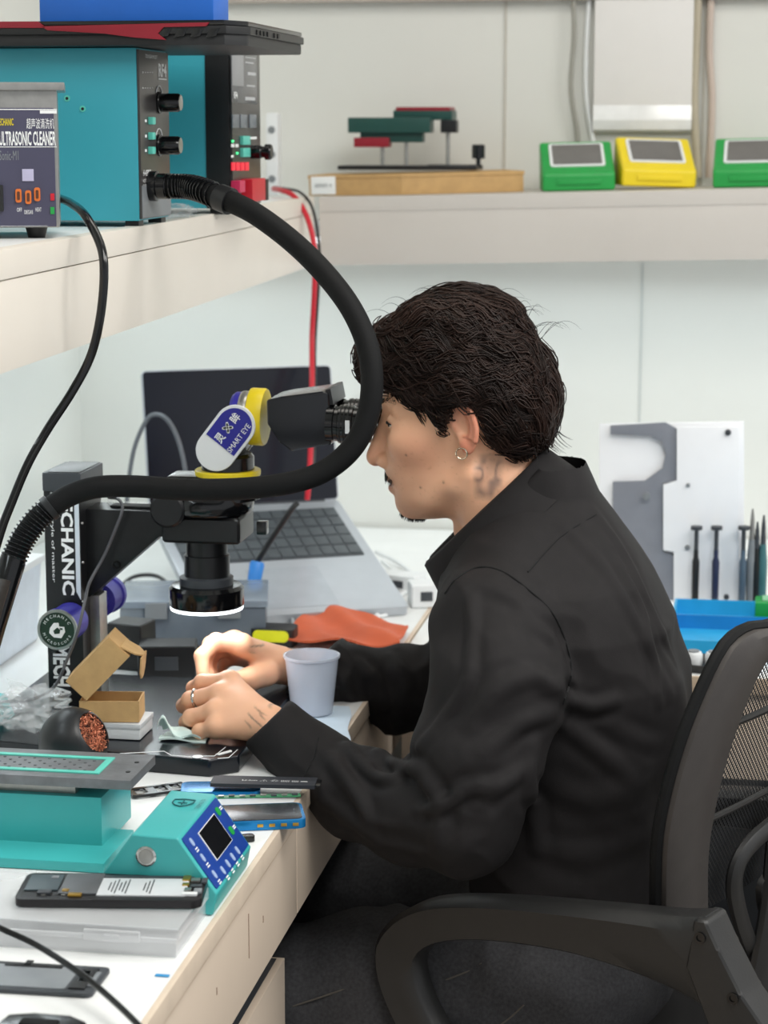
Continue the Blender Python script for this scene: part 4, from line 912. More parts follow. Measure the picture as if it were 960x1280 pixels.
scn = build(MB().prism(rrect(lw, sh_, .008), -.006, 0, Fs, .001), 'screen_lid', alum, lap, w=True)
build(MB().prism(rrect(lw-.004, sh_-.004, .006), 0, .0008, Fs), 'screen', mat('dark_screen', '#0b0f1c', .2, var=.1), scn, w=True)
build(MB().cyl(HR+wdv*.03-nrm*.004, HR+wdv*(lw-.03)-nrm*.004, .006), 'hinge', M['dgrey'], lap, w=True)
# stand that props the laptop
sm = Fb @ Vector((0, sgn*ldp*.40, -.0155)); 
stn = thing('laptop_stand', 'grey angled stand holding the silver laptop up', 'stand', (sm.x, sm.y, DZ))
for s_ in (-.1, .1):
    hh = (Fb @ Vector((s_, sgn*ldp*.40, -.016))); fr_ = Fb @ Vector((s_, -sgn*ldp*.42, -.016))
    build(MB().tube([(hh.x, hh.y, DZ+.004), hh-Vector((0, 0, .004)), fr_-Vector((0, 0, .003)) if fr_.z > DZ+.012 else Vector((fr_.x, fr_.y, DZ+.004)), (hh.x, hh.y, DZ+.004)], .0035, 8), 'leg', M['grey'], stn, w=True)
hA = Fb @ Vector((-.1, sgn*ldp*.40, -.0205)); hB_ = Fb @ Vector((.1, sgn*ldp*.40, -.0205)); build(MB().cyl(hA, hB_, .0035), 'crossbar', M['grey'], stn, w=True)
# ---- white storage box by the left wall, clear container, adapters
a = PZ(20, 864, DZ)
wbx = thing('white_bin', 'white box standing by the wall left of the microscope column', 'box', (-1.07, 2.74, DZ))
build(MB().prism([(-.1, 0), (.1, 0), (.108, .115), (-.108, .115)], -.11, .11, Matrix(((1, 0, 0, 0), (0, 0, -1, 0), (0, 1, 0, .0005), (0, 0, 0, 1))), .006, 3), 'bin', mat('cool_white_plastic', '#d5dee8', .4), wbx)
build(MB().box((0, 0, .118), (.226, .23, .010), .003), 'lid', M['wplast'], wbx)
a = PZ(225, 812, DZ)
cc = thing('parts_case', 'smoky clear parts case behind the microscope base', 'case', (a.x, a.y+.085, DZ), math.radians(12))
smk = mat('smoky_plastic', '#6f7a86', .25, alpha=.75)
build(MB().box((0, 0, .028), (.20, .14, .054), .005), 'tray', smk, cc); build(MB().box((0, 0, .060), (.205, .145, .010), .003), 'lid', mat('smoky_lid', '#8a96a3', .2, alpha=.85), cc)
for x in (-.05, .05): build(MB().box((x, -.0735, .052), (.03, .004, .022), .001), 'latch', M['grey'], cc)
def adapter(label, u, v, l, w_, h, rz, m='black', name='power_adapter', dy=.02):
    c = PZ(u, v, DZ); o = thing(name, label, 'adapter', (c.x, c.y+dy, DZ+.0005), rz)
    build(MB().box((0, 0, h/2), (l, w_, h), .004, None, 3), 'body', M[m], o); build(MB().box((0, -w_/2, h*.5), (l*.4, .003, h*.4), .001), 'label', M['dgrey' if m != 'dgrey' else 'wplast'], o)
    return o
adapter('squat black power adapter right behind the microscope column', 205, 850, .075, .05, .045, .2)
adapter('taller black adapter block beside the far focus knob', 160, 838, .05, .045, .062, -.2)
adapter('white charger cube behind the man\'s chest', 528, 760, .045, .045, .035, .3, 'wplast', 'charger_cube')
adapter('white charger block beneath the man\'s chin', 498, 742, .07, .04, .028, -.3, 'wplast', 'charger_block')
rd = PZ(150, 822, DZ)
rb_ = thing('red_jar', 'small jar with a red band among the black adapters', 'jar', (rd.x+.012, rd.y+.14, DZ+.0005))
build(MB().lathe([(.018, 0), (.019, .002), (.019, .03), (.0001, .03)], (0, 0, 0), ZA, 24), 'body', M['wplast'], rb_); build(MB().lathe([(.0195, .012), (.0195, .022)], (0, 0, 0), ZA, 24), 'band', M['dred'], rb_); build(MB().lathe([(.0195, .03), (.0195, .04), (.0001, .041)], (0, 0, 0), ZA, 24), 'lid', M['gblack'], rb_)
# ---- blue clip on a black probe
pbq = thing('test_probe', 'black probe with a bright blue sleeve leaning by the keyboard', 'probe', PZ(312, 775, DZ))
q0 = PZ(310, 770, DZ+.008); q1 = PY(322, 702, q0.y+.02)
build(MB().tube([q0, q0.lerp(q1, .3), q0.lerp(q1, .95), q1], [.006, .009, .011, .009], 14), 'sleeve', mat('probe_blue', '#2a7fd0', .35), pbq, w=True)
build(MB().tube(cr([q1, PY(338, 676, q1.y-.01), PY(362, 640, q1.y-.015), PY(372, 628, q1.y-.01)], 6), .0042, 10), 'lead', M['black'], pbq, w=True)
build(MB().box(tuple(q0.lerp(q1, .45)+Vector((.004, -.009, 0))), (.010, .004, .012), .001), 'band', M['white'], pbq, w=True)
# ---- cables on the desk
def dcable(label, pts, r, m, name='desk_cable'): return solo(recenter(build(MB().tube(cr([PZ(u, v, DZ+r+dz) for u, v, dz in pts], 8), r, 8), name, m)), label, 'cable')
dcable('black cable coiled under the microscope arm toward the knob', [(140, 745, 0), (165, 722, .01), (195, 720, .01), (210, 735, .004), (205, 770, .001), (175, 792, .0), (150, 800, .0)], .0032, M['black'])
dcable('grey cable looping in front of the laptop palm rest', [(330, 742, .0), (360, 735, .006), (372, 760, .004), (366, 790, .001), (352, 800, .001)], .003, mat('mid_grey_cable', '#6d7276', .5))
dcable('pale grey cable ring beside the blue probe sleeve', [(318, 792, .0), (300, 770, .004), (322, 752, .006), (352, 758, .006), (366, 778, .003), (350, 800, .0)], .0028, mat('silver_cable', '#aab0b4', .5))
dcable('white cable winding from the laptop toward the man', [(470, 690, .012), (500, 705, .004), (520, 725, .0), (500, 745, .0), (470, 770, .001)], .0035, M['wplast'])
dcable('second white cable curling below the man\'s chin', [(478, 702, .006), (496, 720, .003), (500, 750, .0), (484, 768, .0), (452, 772, .002)], .003, M['wplast'])
dcable('thin black cable lying across the desk behind the adapters', [(228, 832, 0), (252, 822, .0), (246, 808, .002), (214, 800, .002), (190, 812, 0)], .0028, M['black'])
vcable('wall_cable', 'dark grey cable arching in front of the laptop screen', [(158, 645, 3.2), (160, 610, 3.2), (168, 560, 3.21), (186, 522, 3.22), (206, 522, 3.21), (222, 548, 3.205), (232, 590, 3.2), (236, 640, 3.2)], .0035, mat('charcoal_cable', '#5f6368', .5))
# ================================================================ tools on the back desk, right of the man
ty = 3.22
tr_ = thing('tool_rack', 'white and grey acrylic tool rack standing behind the man', 'rack', (PY(840, 755, ty).x, ty, DZ))
def RQ(pts, y, d, nm, mm, bev=.001): return build(MB().prism(XZ(pts, y), -d, 0, MY(y), bev), nm, mm, tr_, w=True)
acw = mat('white_acrylic', '#f7f9fc', .3, var=.01); acg = mat('slate_acrylic', '#868a93', .3)
vb = 640+FPX*math.tan(math.atan((CAM.z-DZ-.001)/ty)-PITCH)*1.0
RQ([(749, 530), (930, 527), (930, 752), (749, 752)], ty+.014, .008, 'back_board', acw)
RQ([(763, 532), (832, 528), (846, 536), (846, 601), (829, 604), (829, 690), (842, 694), (842, 752), (766, 752), (766, 602), (806, 601), (828, 585), (832, 568), (826, 552), (812, 545), (763, 543)], ty+.006, .005, 'grey_plate', acg)
RQ([(846, 534), (924, 534), (924, 752), (842, 752), (842, 690), (829, 688), (829, 606), (846, 601)], ty, .006, 'white_plate', acw)
build(MB().box((PY(840, 752, ty).x, ty+.02, DZ+.004), (.215, .07, .008), .002), 'foot', acw, tr_, w=True)
for (u, v, r_) in ((910, 541, .0045), (860, 607, .003), (859, 685, .004), (808, 621, .006), (908, 752-5, .004)):
    a = PY(u, v, ty-.006); build(MB().lathe([(r_, 0), (r_, .002), (.0001, .003)], (a.x, ty-.001, a.z), NY, 14), 'bolt', M['dgrey'] if u > 900 else M['grey'], tr_, w=True)
def driver(label, u, m):
    a = PY(u, 657, ty-.012); b = PY(u, 752, ty-.012); o = thing('screwdriver', label, 'screwdriver', (a.x, ty-.016, DZ+.008), group='screwdrivers standing in the rack')
    L_ = a.z-DZ-.008
    build(MB().lathe([(.0022, 0), (.005, .004), (.0055, L_*.55), (.0036, L_*.6), (.0036, L_*.70)], (0, 0, 0), ZA, 14), 'grip', m, o)
    build(MB().lathe([(.0032, L_*.70), (.0032, L_*.95), (.0085, L_*.955), (.0085, L_), (.0001, L_)], (0, 0, 0), ZA, 14), 'swivel_cap', M['dgrey'], o)
driver('slim dark screwdriver nearest the man in the white rack', 871, M['black'])
driver('slim navy screwdriver second from the man in the white rack', 896, mat('navy_grip', '#232b4a', .4))
driver('slim blue grey screwdriver at the right corner of the rack', 930, mat('bluegrey_grip', '#4d5f70', .4))
for i, (u, v0, mm, lb) in enumerate(((941, 636, M['grey'], 'thin grey tweezers beyond the rack'), (947, 652, M['black'], 'black handled tool right of the tweezers'), (955, 644, mat('teal_grip', '#3f6c70', .4), 'teal grey handled tool at the far right edge'))):
    a = PY(u, v0, ty-.01); o = thing('hand_tool', lb, 'tool', (a.x, ty-.012, DZ+.0005)); L_ = a.z-DZ
    build(MB().lathe([(.004, 0), (.0065, .006), (.007, L_*.5), (.0045, L_*.7)], (0, 0, 0), ZA, 12), 'grip', mm, o)
    build(MB().lathe([(.0042, L_*.7), (.003, L_*.9), (.0012, L_), (.0001, L_)], (0, 0, 0), ZA, 12), 'shaft', M['steel'] if i == 0 else M['dgrey'], o)
# blue tray with bits
a = PZ(900, 760, DZ); b = PZ(900, 826, DZ)
ty0, ty1 = 2.84, 3.155; txl = PZ(838, 800, DZ).x
bt_ = thing('parts_tray', 'bright blue open parts tray on the back desk', 'tray', (txl+.11, (ty0+ty1)/2, DZ))
trm = mat('sky_blue_plastic', '#2aa3d8', .4); shell(txl, txl+.22, ty0+.05, ty1, DZ+.0005, DZ+.026, .004, 'tray', trm, bt_)
build(MB().box((txl+.11, (ty0+ty1)/2+.06, DZ+.014), (.21, .004, .02)), 'divider', mat('deep_sky_plastic', '#1c7fc0', .4), bt_, w=True)
gb = thing('green_block', 'green plastic block in the blue tray', 'block', (txl+.15, 3.10, DZ+.005))
build(MB().box((0, 0, .018), (.07, .05, .036), .004), 'body', M['green'], gb); build(MB().box((0, 0, .0375), (.05, .03, .003), .001), 'cap', mat('pale_green', '#8fcaa0', .4), gb)
bt2 = thing('black_tray', 'small black dish with white parts at the edge of the back desk', 'dish', (PZ(880, 826, DZ).x, 2.84, DZ))
build(MB().lathe([(.0001, .0005), (.03, .0005), (.036, .012), (.033, .012), (.028, .004), (.0001, .004)], (0, 0, 0), ZA, 30), 'dish', M['black'], bt2)
for dx in (-.013, .014): 
    o = thing('round_pot', 'round white pot %s in the small black dish' % ('nearest the man' if dx < 0 else 'farther from the man'), 'pot', (bt2.location.x+dx, 2.84, DZ+.0045))
    build(MB().lathe([(.011, 0), (.012, .002), (.012, .015), (.010, .018), (.0001, .018)], (0, 0, 0), ZA, 20), 'pot', M['wplast'], o); build(MB().lathe([(.0075, .018), (.0075, .020), (.0001, .020)], (0, 0, 0), ZA, 16), 'button', M['grey'], o)
# ================================================================ office chair
CA = math.radians(25); cf = Vector((-math.cos(CA), math.sin(CA), 0)); cwv = Vector((math.sin(CA), math.cos(CA), 0))
ch = thing('office_chair', 'black mesh back office chair with loop armrest behind the man', 'chair', (-.215, 2.44, 0))
Pb = PY(816, 1135, 2.13); tl = math.radians(9)
bn = Vector((-cf.x*math.cos(tl), -cf.y*math.cos(tl), -math.sin(tl))); bu = bn.cross(cwv).normalized(); bu = bu if bu.z > 0 else -bu
def CB(u, v): p = PP(u, v, Pb, bn)-Pb; return (p.dot(cwv), p.dot(bu))
HALF = .225
def sym(px, top):
    a = [CB(u, v) for u, v in px]; a = a+[(HALF, top)] if top is not None else a
    return a+[(2*HALF-s, h) for s, h in reversed(a) if s < HALF-.002]
outer_ = [tuple(p) for p in cr([(s, h, 0) for s, h in sym([(824, 1142), (828, 1060), (838, 1000), (856, 930), (877, 870), (898, 820), (913, 797), (932, 784), (957, 779)], None)], 5)]
inner_ = [tuple(p) for p in cr([(s, h, 0) for s, h in sym([(868, 1142), (870, 1060), (882, 985), (899, 920), (922, 852), (935, 824), (958, 810)], None)], 5)]
topo = max(p[1] for p in outer_); topi = max(p[1] for p in inner_)
Fc = frame(Pb, cwv, bn); ysg = 1 if (Fc.to_3x3() @ Vector((0, 1, 0))).dot(bu) > 0 else -1
def curve_back(s, h): return -.012*(1-((s-HALF)/HALF)**2)   # wraps forward at the sides
def CP(s, h, d): return Pb+cwv*s+bu*h+bn*(d-curve_back(s, h))
N = 60
def resamp(pl, n):
    P_ = [Vector(p) for p in pl]; L = [0]
    for i in range(1, len(P_)): L.append(L[-1]+(P_[i]-P_[i-1]).length)
    out = []; k = 0
    for i in range(n):
        t = L[-1]*i/(n-1)
        while k < len(L)-2 and L[k+1] < t: k += 1
        out.append(P_[k].lerp(P_[k+1], (t-L[k])/max(1e-9, L[k+1]-L[k])))
    return out
oo = resamp(outer_, N); ii = resamp(inner_, N)
fr = MB(); sect = [(0, -.006), (0, .006), (.12, .012), (.5, .015), (.9, .012), (1, .006), (1, -.006), (.5, -.01)]; ns = len(sect)
v = []; f = []
for i in range(N):
    for t, d in sect:
        q = oo[i].lerp(ii[i], t); v.append(CP(q.x, q.y, d))
for i in range(N-1):
    for k in range(ns): f.append((i*ns+k, i*ns+(k+1) % ns, (i+1)*ns+(k+1) % ns, (i+1)*ns+k))
f.append(tuple(range(ns))); f.append(tuple((N-1)*ns+k for k in range(ns))); fr.add(v, f)
chm = mat('charcoal_chair_plastic', '#3b3735', .5, var=.08, scale=40, bump=.06, bscale=400)
chk = mat('black_chair_plastic', '#232323', .45, var=.08, scale=40, bump=.06, bscale=400)
bk = build(fr, 'back_frame', chm, ch, w=True)
build(MB().tube([CP(q.x, q.y, -.006) for q in oo], .0068, 8), 'edge_welt', M['rubber'], bk, w=True)
# mesh fabric: fine woven netting with holes
mm = bpy.data.materials.new('mesh_netting'); mm.use_nodes = True; nt = mm.node_tree; pb_ = nt.nodes['Principled BSDF']
pb_.inputs['Base Color'].default_value = lin('#1a1b1d'); pb_.inputs['Roughness'].default_value = .7
at = nt.nodes.new('ShaderNodeUVMap'); sx_ = nt.nodes.new('ShaderNodeSeparateXYZ'); nt.links.new(at.outputs[0], sx_.inputs[0])
def mth(op, a_, b_=None):
    n_ = nt.nodes.new('ShaderNodeMath'); n_.operation = op
    for i_, q_ in enumerate((a_, b_)):
        if q_ is None: continue
        if isinstance(q_, (int, float)): n_.inputs[i_].default_value = q_
        else: nt.links.new(q_, n_.inputs[i_])
    return n_.outputs[0]
sp = mth('ADD', sx_.outputs[0], sx_.outputs[1]); sm_ = mth('SUBTRACT', sx_.outputs[0], sx_.outputs[1])
w1 = mth('SINE', mth('MULTIPLY', sp, 950.0)); w2 = mth('SINE', mth('MULTIPLY', sm_, 950.0))
hole = mth('GREATER_THAN', mth('ADD', w1, w2), .25)
nt.links.new(mth('SUBTRACT', 1.0, hole), pb_.inputs['Alpha'])
me_ = MB(); nu, nv = 30, 30
hb0 = min(p.y for p in ii)
def rowlim(h):
    c = [p for p in ii]; best = min(c[:N//2], key=lambda p: abs(p.y-h)); return best.x
def mfn(s, t):
    h = hb0+.002+(topi-hb0+.006)*t; l = rowlim(min(h, topi-.004))-.006; return CP(l+(2*HALF-2*l)*s, h, -.004)
me_.grid(mfn, nu, nv); mo = build(me_, 'mesh_fabric', mm, ch, w=True, smooth=60)
uv = mo.data.uv_layers.new(name='UVMap'); inv = tm(ch)
for lp_ in mo.data.loops:
    p = inv @ mo.data.vertices[lp_.vertex_index].co-Pb; uv.data[lp_.index].uv = (p.dot(cwv), p.dot(bu))
# lumbar support: open loop with a plate
lo1 = cr([(s, h, 0) for s, h in sym([(948, 1238), (912, 1178), (893, 1120), (892, 1078), (912, 1042), (960, 1004)], None)], 6)
build(MB().tube([CP(p[0], p[1], .016) for p in lo1], .0105, 10, flat=.7), 'lumbar_loop', chk, ch, w=True)
lo2 = cr([(s, h, 0) for s, h in sym([(952, 1205), (928, 1150), (918, 1112), (924, 1085), (962, 1050)], None)], 6)
v = [CP(p[0], p[1], .014) for p in lo2]; v2 = [CP(p[0], p[1], .021) for p in lo2]; n_ = len(v)
build(MB().add(v+v2, [tuple(range(n_))[::-1], tuple(range(n_, 2*n_))]+[(i, (i+1) % n_, n_+(i+1) % n_, n_+i) for i in range(n_)]), 'lumbar_plate', chk, ch, w=True)
for hh in (CB(905, 900)[1], CB(890, 1000)[1]-.012):
    build(MB().tube([CP(s, hh-.02*((s-HALF)/HALF)**2*0, .004) for s in np.linspace(rowlim(hh)-.01, 2*HALF-rowlim(hh)+.01, 14)], .006, 8, flat=.6), 'cross_band', chk, ch, w=True)
# armrests: traced loop in the chair's side plane
A0 = Pb-cwv*.012
def AQ(u, v): p = PP(u, v, A0, cwv); d = p-A0; return (d.dot(-cf), p.z)
up_ = [(890, 1140), (850, 1140), (760, 1132), (650, 1123), (575, 1121), (530, 1127), (498, 1145), (479, 1175), (482, 1212), (498, 1255), (520, 1295), (550, 1330), (600, 1360)]
lo_px = [(960, 1330), (915, 1275), (860, 1238), (790, 1208), (715, 1186), (640, 1174), (580, 1171), (545, 1178), (528, 1197), (532, 1230), (550, 1272), (575, 1305), (620, 1335)]
U_ = resamp([tuple(p)[:2] for p in cr([AQ(*p)+(0,) for p in up_], 5)], 50); L_ = resamp([tuple(p)[:2] for p in cr([AQ(*p)+(0,) for p in lo_px], 5)], 50)
def arm_mesh(off):
    mb = MB(); v = []; f = []; tw = .046
    sec = [(0, .0), (0, .25), (.10, .42), (.5, .5), (.92, .44), (1, .3), (1, -.3), (.92, -.44), (.5, -.5), (.10, -.42), (0, -.25)]; ns = len(sec)
    for i in range(50):
        for t, d in sec:
            q = U_[i].lerp(L_[i], t); dd = d*tw*(1.25 if t < .2 else .8)
            v.append(Vector((A0.x, A0.y, 0))-cf*q.x+Vector((0, 0, q.y))+cwv*(off+dd))
    for i in range(49):
        for k in range(ns): f.append((i*ns+k, i*ns+(k+1) % ns, (i+1)*ns+(k+1) % ns, (i+1)*ns+k))
    f.append(tuple(range(ns))); f.append(tuple(49*ns+k for k in range(ns))); return mb.add(v, f)
build(arm_mesh(0), 'armrest', chk, ch, w=True, smooth=50)
build(arm_mesh(2*HALF+.024), 'armrest', chk, ch, w=True, smooth=50)
for off in (0, 2*HALF+.024):
    bpl = [AQ(*p) for p in ((880, 1140), (895, 1142), (912, 1180), (940, 1235), (985, 1300), (985, 1380), (940, 1380), (900, 1280), (870, 1200))]
    Ma = Matrix.Identity(4); xx = -cf
    for i in range(3): Ma[i][0] = xx[i]; Ma[i][1] = (0, 0, 1)[i]; Ma[i][2] = cwv[i]; Ma[i][3] = (A0.x, A0.y, 0)[i]
    ab = build(MB().prism(bpl, off-.024, off+.022, Ma, .006, 3), 'arm_bracket', chk, ch, w=True)
    for (u, v) in ((889, 1163), (930, 1238)):
        q = AQ(u, v); p = Vector((A0.x, A0.y, q[1]))-cf*q[0]+cwv*(off-.0245)
        build(MB().lathe([(.006, 0), (.006, .002), (.0035, .002), (.0035, .0005), (.0001, .0005)], p+cwv*.0005, -cwv, 16), 'bolt', M['gblack'], ab, w=True)
# seat, spine, post, star base, casters
sc_ = Pb+cwv*HALF+cf*.25
def seat_pt(l, w_, z): return Vector((sc_.x, sc_.y, 0))+cf*l+cwv*w_+Vector((0, 0, z))
Ms = Matrix.Identity(4)
for i in range(3): Ms[i][0] = cf[i]; Ms[i][1] = (Vector((0, 0, 1)).cross(cf))[i]; Ms[i][2] = (0, 0, 1)[i]; Ms[i][3] = (sc_.x, sc_.y, 0)[i]
SEATZ = .43
build(MB().prism(rrect(.46, .46, .09, 6), SEATZ-.055, SEATZ, Ms, .018, 4), 'seat', mat('black_seat_fabric', '#141416', .85, var=.1, scale=300), ch, w=True)
build(MB().prism(rrect(.40, .40, .07, 6), SEATZ-.075, SEATZ-.05, Ms, .006), 'seat_pan', chk, ch, w=True)
build(MB().tube(cr([CP(HALF, .06, .02), CP(HALF, -.10, .03), seat_pt(-.22, 0, SEATZ-.05), seat_pt(-.08, 0, SEATZ-.075)], 6), .022, 12, flat=.5), 'spine', chk, ch, w=True)
build(MB().lathe([(.028, 0), (.028, .16), (.018, .16), (.018, .32)], (sc_.x, sc_.y, .05), ZA, 20), 'gas_post', M['gblack'], ch, w=True)
for k in range(5):
    t = math.radians(20+72*k); d = Vector((math.cos(t), math.sin(t), 0)); e = Vector((sc_.x, sc_.y, 0))+d*.29
    build(MB().tube([Vector((sc_.x, sc_.y, .085)), Vector((sc_.x, sc_.y, .085))+d*.15, e+Vector((0, 0, .068))], [.026, .022, .016], 10, flat=.7), 'base_leg', chk, ch, w=True)
    cs = build(MB().lathe([(.008, 0), (.026, .001), (.027, .012), (.022, .014), (.022, .022), (.027, .024), (.026, .036), (.008, .037)], e+Vector((-d.y, d.x, 0))*-.018+Vector((0, 0, .0275)), Vector((-d.y, d.x, 0)), 20), 'caster', M['gblack'], ch, w=True)
    build(MB().cyl(e+Vector((0, 0, .04)), e+Vector((0, 0, .07)), .006), 'caster_stem', M['steel'], cs, w=True)
# ================================================================ the seated man: signed-distance modelling, one continuous body
V3 = lambda *a: np.array(a, dtype=np.float64)
def nrm_(p): return np.sqrt((p*p).sum(-1))
def smin(a, b, k): h = np.clip(.5+.5*(b-a)/k, 0, 1); return b*(1-h)+a*h-k*h*(1-h)
def smax(a, b, k): return -smin(-a, -b, k)
def ell(p, c, r):
    q = p-np.asarray(c); r = np.asarray(r, float); k0 = nrm_(q/r); k1 = nrm_(q/(r*r)); return k0*(k0-1)/np.maximum(k1, 1e-9)
def sph(p, c, r): return nrm_(p-np.asarray(c))-r
def rcone(p, a, b, ra, rb):
    a = np.asarray(a, float); b = np.asarray(b, float); d = b-a; t = np.clip(((p-a)@d)/(d@d), 0, 1)
    return nrm_(p-a-t[..., None]*d)-(ra+(rb-ra)*t)
def chain(p, pts, rs, k=.01):
    d = None
    for i in range(len(pts)-1):
        e = rcone(p, pts[i], pts[i+1], rs[i], rs[i+1]); d = e if d is None else smin(d, e, k)
    return d
_tab = np.random.default_rng(11).random(4096)
def vnoise(p, fr, seed=0):
    q = p*np.asarray(fr)+seed*17.31; i = np.floor(q).astype(np.int64); f = q-i; f = f*f*(3-2*f); out = 0
    for dx in (0, 1):
        for dy in (0, 1):
            for dz in (0, 1):
                h = ((i[..., 0]+dx)*73856093 ^ (i[..., 1]+dy)*19349663 ^ (i[..., 2]+dz)*83492791) & 4095
                w = (f[..., 0] if dx else 1-f[..., 0])*(f[..., 1] if dy else 1-f[..., 1])*(f[..., 2] if dz else 1-f[..., 2])
                out = out+_tab[h]*w
    return out*2-1
def surfnet(sdf, lo, hi, h, B=8, lip=1.25):
    """sparse surface nets"""
    lo = np.asarray(lo, float); nb = np.ceil((np.asarray(hi)-lo)/(h*B)).astype(int)
    I = np.stack(np.meshgrid(*[np.arange(n) for n in nb], indexing='ij'), -1).reshape(-1, 3)
    keep = []
    for s in range(0, len(I), 200000):
        c = lo+(I[s:s+200000]+.5)*h*B; keep.append(np.abs(sdf(c)) < B*h*.87*lip+.002)
    I = I[np.concatenate(keep)]
    g = np.arange(B+1); G = np.stack(np.meshgrid(g, g, g, indexing='ij'), -1)
    big = int((nb.max()+2)*B+2); 
    def gid(c): return (c[..., 0].astype(np.int64)*big+c[..., 1])*big+c[..., 2]
    ids = []; vs = []; edges = []
    for s in range(0, len(I), 400):
        base = I[s:s+400]*B; gi = base[:, None, None, None, :]+G
        d = sdf((lo+gi*h).reshape(-1, 3)).reshape(gi.shape[:-1])
        sg = d < 0
        cs = sum(sg[:, a:B+a, b:B+b, c:B+c].astype(np.int8) for a in (0, 1) for b in (0, 1) for c in (0, 1))
        act = np.argwhere((cs > 0) & (cs < 8))
        if len(act):
            n_, x, y, z = act.T; acc = np.zeros((len(act), 3)); cnt = np.zeros(len(act))
            for ax in range(3):
                for a in (0, 1):
                    for b in (0, 1):
                        o0 = [0, 0, 0]; oth = [k for k in range(3) if k != ax]; o0[oth[0]] = a; o0[oth[1]] = b; o1 = list(o0); o1[ax] = 1
                        d0 = d[n_, x+o0[0], y+o0[1], z+o0[2]]; d1 = d[n_, x+o1[0], y+o1[1], z+o1[2]]
                        m = (d0 < 0) != (d1 < 0); t = np.where(m, d0/np.where(m, d0-d1, 1), 0)
                        pt = np.tile(np.array(o0, float), (len(act), 1)); pt[:, ax] += t
                        acc += pt*m[:, None]; cnt += m
            cell = base[n_]+np.stack((x, y, z), -1); ids.append(gid(cell)); vs.append(lo+(cell+acc/cnt[:, None])*h)
        for ax in range(3):
            sl0 = sg[:, :B, :B, :B]; sh = [slice(0, B)]*3; sh[ax] = slice(1, B+1); sl1 = sg[:, sh[0], sh[1], sh[2]]
            e = np.argwhere(sl0 != sl1)
            if len(e): edges.append((ax, base[e[:, 0]]+e[:, 1:], sl0[tuple(e.T)]))
    ids = np.concatenate(ids); vs = np.concatenate(vs); o = np.argsort(ids); ids = ids[o]; vs = vs[o]
    F = []
    for ax, c, sn in edges:
        u, w = [(1, 2), (2, 0), (0, 1)][ax]; q = []
        for a, b in ((0, 0), (1, 0), (1, 1), (0, 1)):
            k = c.copy(); k[:, u] -= a; k[:, w] -= b; q.append(gid(k))
        q = np.stack(q, -1); j = np.clip(np.searchsorted(ids, q), 0, len(ids)-1); ok = (ids[j] == q).all(-1)
        j = np.where(sn[:, None], j, j[:, ::-1]); F.append(j[ok])
    return vs, np.concatenate(F)
def np_obj(name, vs, F, m, parent, col=None, relax=0):
    if relax:
        E = np.concatenate([F[:, [0, 1]], F[:, [1, 2]], F[:, [2, 3]], F[:, [3, 0]]])
        for _ in range(relax):
            acc = np.zeros_like(vs); n = np.zeros(len(vs))
            for a, b in ((0, 1), (1, 0)):
                for k in range(3): acc[:, k] += np.bincount(E[:, a], vs[E[:, b], k], len(vs))
                n += np.bincount(E[:, a], minlength=len(vs))
            vs = vs*.4+.6*acc/np.maximum(n, 1)[:, None]
    inv = np.array(tm(parent).inverted()); lv = vs@inv[:3, :3].T+inv[:3, 3]
    me = bpy.data.meshes.new(name); me.vertices.add(len(lv)); me.vertices.foreach_set('co', lv.astype(np.float32).ravel())
    me.loops.add(F.size); me.loops.foreach_set('vertex_index', F.astype(np.int32).ravel())
    me.polygons.add(len(F)); me.polygons.foreach_set('loop_start', np.arange(0, F.size, 4, dtype=np.int32))
    me.update(calc_edges=True); me.validate(); me.shade_smooth()
    if col is not None:
        a = me.color_attributes.new('Col', 'FLOAT_COLOR', 'POINT'); a.data.foreach_set('color', np.concatenate([col, np.ones((len(col), 1))], 1).astype(np.float32).ravel())
    me.materials.append(m); o = bpy.data.objects.new(name, me); COL.objects.link(o); o.parent = parent; return o

